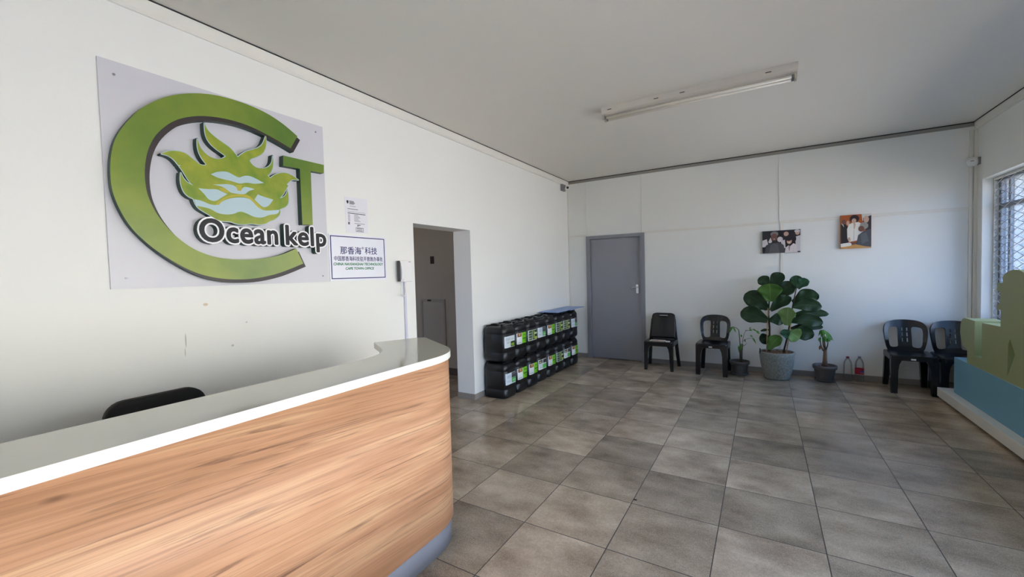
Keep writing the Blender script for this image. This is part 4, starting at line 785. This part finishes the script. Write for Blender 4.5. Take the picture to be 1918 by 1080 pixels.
# ------------------------------------------------------------------ two empty bottles
def bottle(name, label, x, y, hh, cap):
    t = thing(name, label, 'bottle', (x, y, 0), 0, 'empty plastic bottles by the wall')
    pr = [(0, .006), (.030, .003), (.040, .0), (.045, .010), (.046, .05), (.044, .055), (.046, .060), (.046, .20*hh/.31), (.044, .205*hh/.31), (.045, .21*hh/.31), (.040, .245*hh/.31), (.026, .275*hh/.31), (.015, .29*hh/.31), (.0135, hh-.022), (.0165, hh-.020), (.0165, hh-.016), (.0125, hh-.014)]
    g = G().lathe(pr, (0, 0, 0), 28); build('body', g, M_PET, t)
    g = G()
    if cap: g.lathe([(.0145, hh-.018), (.0165, hh-.018), (.0168, hh), (.015, hh+.003), (0, hh+.003)], n=20); build('cap', g, mat('dark red cap', (110, 14, 44), .4), t)
    else:
        g.lathe([(.0128, hh-.016), (.0165, hh-.016), (.0165, hh), (.013, hh), (.0128, hh-.014)], n=20); build('neck_ring', g, mat('grey neck', (120, 128, 140), .3), t)
        n = 28; g = G(); z0, z1 = .098, .165; r = .0468
        m0, m1, m2 = mat('bottle label red', (168, 22, 44), .35), mat('bottle label blue', (70, 84, 160), .35), mat('bottle label pink', (226, 120, 130), .35)
        for k in range(n):
            a, b_ = 2*pi*k/n, 2*pi*(k+1)/n
            for i, (za, zb) in enumerate(((z0, .110), (.110, .118), (.118, .146), (.146, .156), (.156, z1))):
                front = -1.7 < ((a+pi) % (2*pi))-pi < -.5
                mi = (1 if i == 2 else 2 if i in (1,) else 0) if front else 0
                g.quad([(r*cos(a), r*sin(a), za), (r*cos(b_), r*sin(b_), za), (r*cos(b_), r*sin(b_), zb), (r*cos(a), r*sin(a), zb)], mi, True)
        build('label_band', g, [m0, m1, m2], t, label='red label band')
    return t
bottle('plastic_bottle', 'clear empty plastic bottle with dark red cap by the wall', 3.845, 6.725, .305, True)
bottle('plastic_bottle', 'clear plastic bottle with red label and no cap by the wall', 3.962, 6.725, .318, False)

g = G(); g.lathe([(.006, .0), (.013, .001), (.014, .003), (.009, .006), (0, .007)], (2.213, 2.652, 0), 10, sx=1.0, sy=.5); o = build('floor_scrap', g, M_BLACK); tag(o, 'tiny dark scrap lying on the open tiled floor', 'scrap')
# ------------------------------------------------------------------ display stand with cut-out letters
ds = thing('display_stand', 'low white and blue display stand with olive cut-out letters under the window', 'display stand', (4.75, 4.4, 0))
SY0, SY1 = 2.95, 6.245
g = G().box((4.548, SY0, .022), (4.985, SY1, .118), bevel=.003, seg=1); build('platform', g, mat('white platform', (226, 224, 218), .4), ds, world=True)
for (x, y) in ((4.60, SY1-.06), (4.93, SY1-.06), (4.60, SY0+.06), (4.93, SY0+.06)):
    g = G(); g.lathe([(.018, 0), (.02, .004), (.02, .010), (.007, .012), (.007, .023)], (x, y, 0), 12); build('foot', g, M_BLACK, ds, world=True)
g = G().box((4.625, SY0+.15, .118), (4.955, 6.055, .490), bevel=.002, seg=1); build('plinth', g, mat('blue plinth paint', (112, 164, 188), .45, .02), ds, world=True, label='pale blue plinth')
XL = 4.628
body = [(5.745, .490), (5.745, .625), (5.800, .622), (5.850, .640), (5.890, .690), (5.915, .755), (5.922, .815), (5.905, .870), (5.875, .905), (5.83, .922), (5.76, .922), (5.585, .918)]
slotL, slotR, sb = 5.585, 5.430, .592
body += [(slotL, sb), (slotR, sb), (slotR, .918), (5.265, .922), (5.086, .926)]
top = [(5.086, 1.068), (5.155, 1.066), (5.158, 1.100), (5.130, 1.110), (5.108, 1.120), (5.100, 1.222), (5.165, 1.226), (5.155, 1.292), (5.055, 1.294), (5.070, 1.342), (5.020, 1.375), (4.945, 1.398), (4.865, 1.406), (4.785, 1.400), (4.720, 1.376), (4.672, 1.335), (4.655, 1.29), (4.58, 1.29), (4.58, .93), (4.74, .932)]
notch = [(4.70, .932), (4.76, .60), (4.745, .52), (4.70, .490)]
outl = body + top[:18] + [(4.58, .490)]
def lset(y, z, d): return (XL+d, y, z)
g = G(); hole = [(4.962, .53), (4.955, .80), (4.925, .845), (4.845, .732)]
hole2 = [(4.967, .893), (4.958, .84), (4.935, .815), (4.920, .838)]
# the slab, with a wedge cut through it: front sheet and its side walls
def slab(outer, holes, d0, d1):
    gg = G(); gg.sheet(outer, holes, lambda u, v: (XL+d0, u, v)); gg.sheet(outer, holes, lambda u, v: (XL+d1, u, v))
    for f in gg.bm.faces: f.smooth = False
    for loop in [outer]+holes:
        n = len(loop)
        for i in range(n):
            a, b = loop[i], loop[(i+1) % n]; gg.quad([(XL+d0, a[0], a[1]), (XL+d0, b[0], b[1]), (XL+d1, b[0], b[1]), (XL+d1, a[0], a[1])])
    bmesh.ops.remove_doubles(gg.bm, verts=gg.bm.verts[:], dist=1e-5)
    return gg
M_OLIVE = mat('olive foam letters', (150, 158, 112), .55, .03)
build('cutout_letters', slab(chaikin(outl, 1, 32), [hole], 0, .20), M_OLIVE, ds, world=True, label='olive green cut-out letters')
g2 = [(4.55, .490), (4.55, 1.10), (4.40, 1.16), (4.18, 1.16), (4.02, 1.05), (4.0, .93), (4.0, .490)]
build('cutout_letters', slab(chaikin(g2, 1, 40), [chaikin([(4.40, .62), (4.40, .98), (4.18, .98), (4.18, .62)], 1)], 0, .20), M_OLIVE, ds, world=True, label='olive green cut-out letters')
g3 = [(3.95, .490), (3.95, .92), (3.60, .92), (3.55, .80), (3.30, .80), (3.25, .490)]
build('cutout_letters', slab(chaikin(g3, 1, 40), [], 0, .20), M_OLIVE, ds, world=True, label='olive green cut-out letters')

for o in bpy.data.objects:
    if '_loc' in o: del o['_loc']
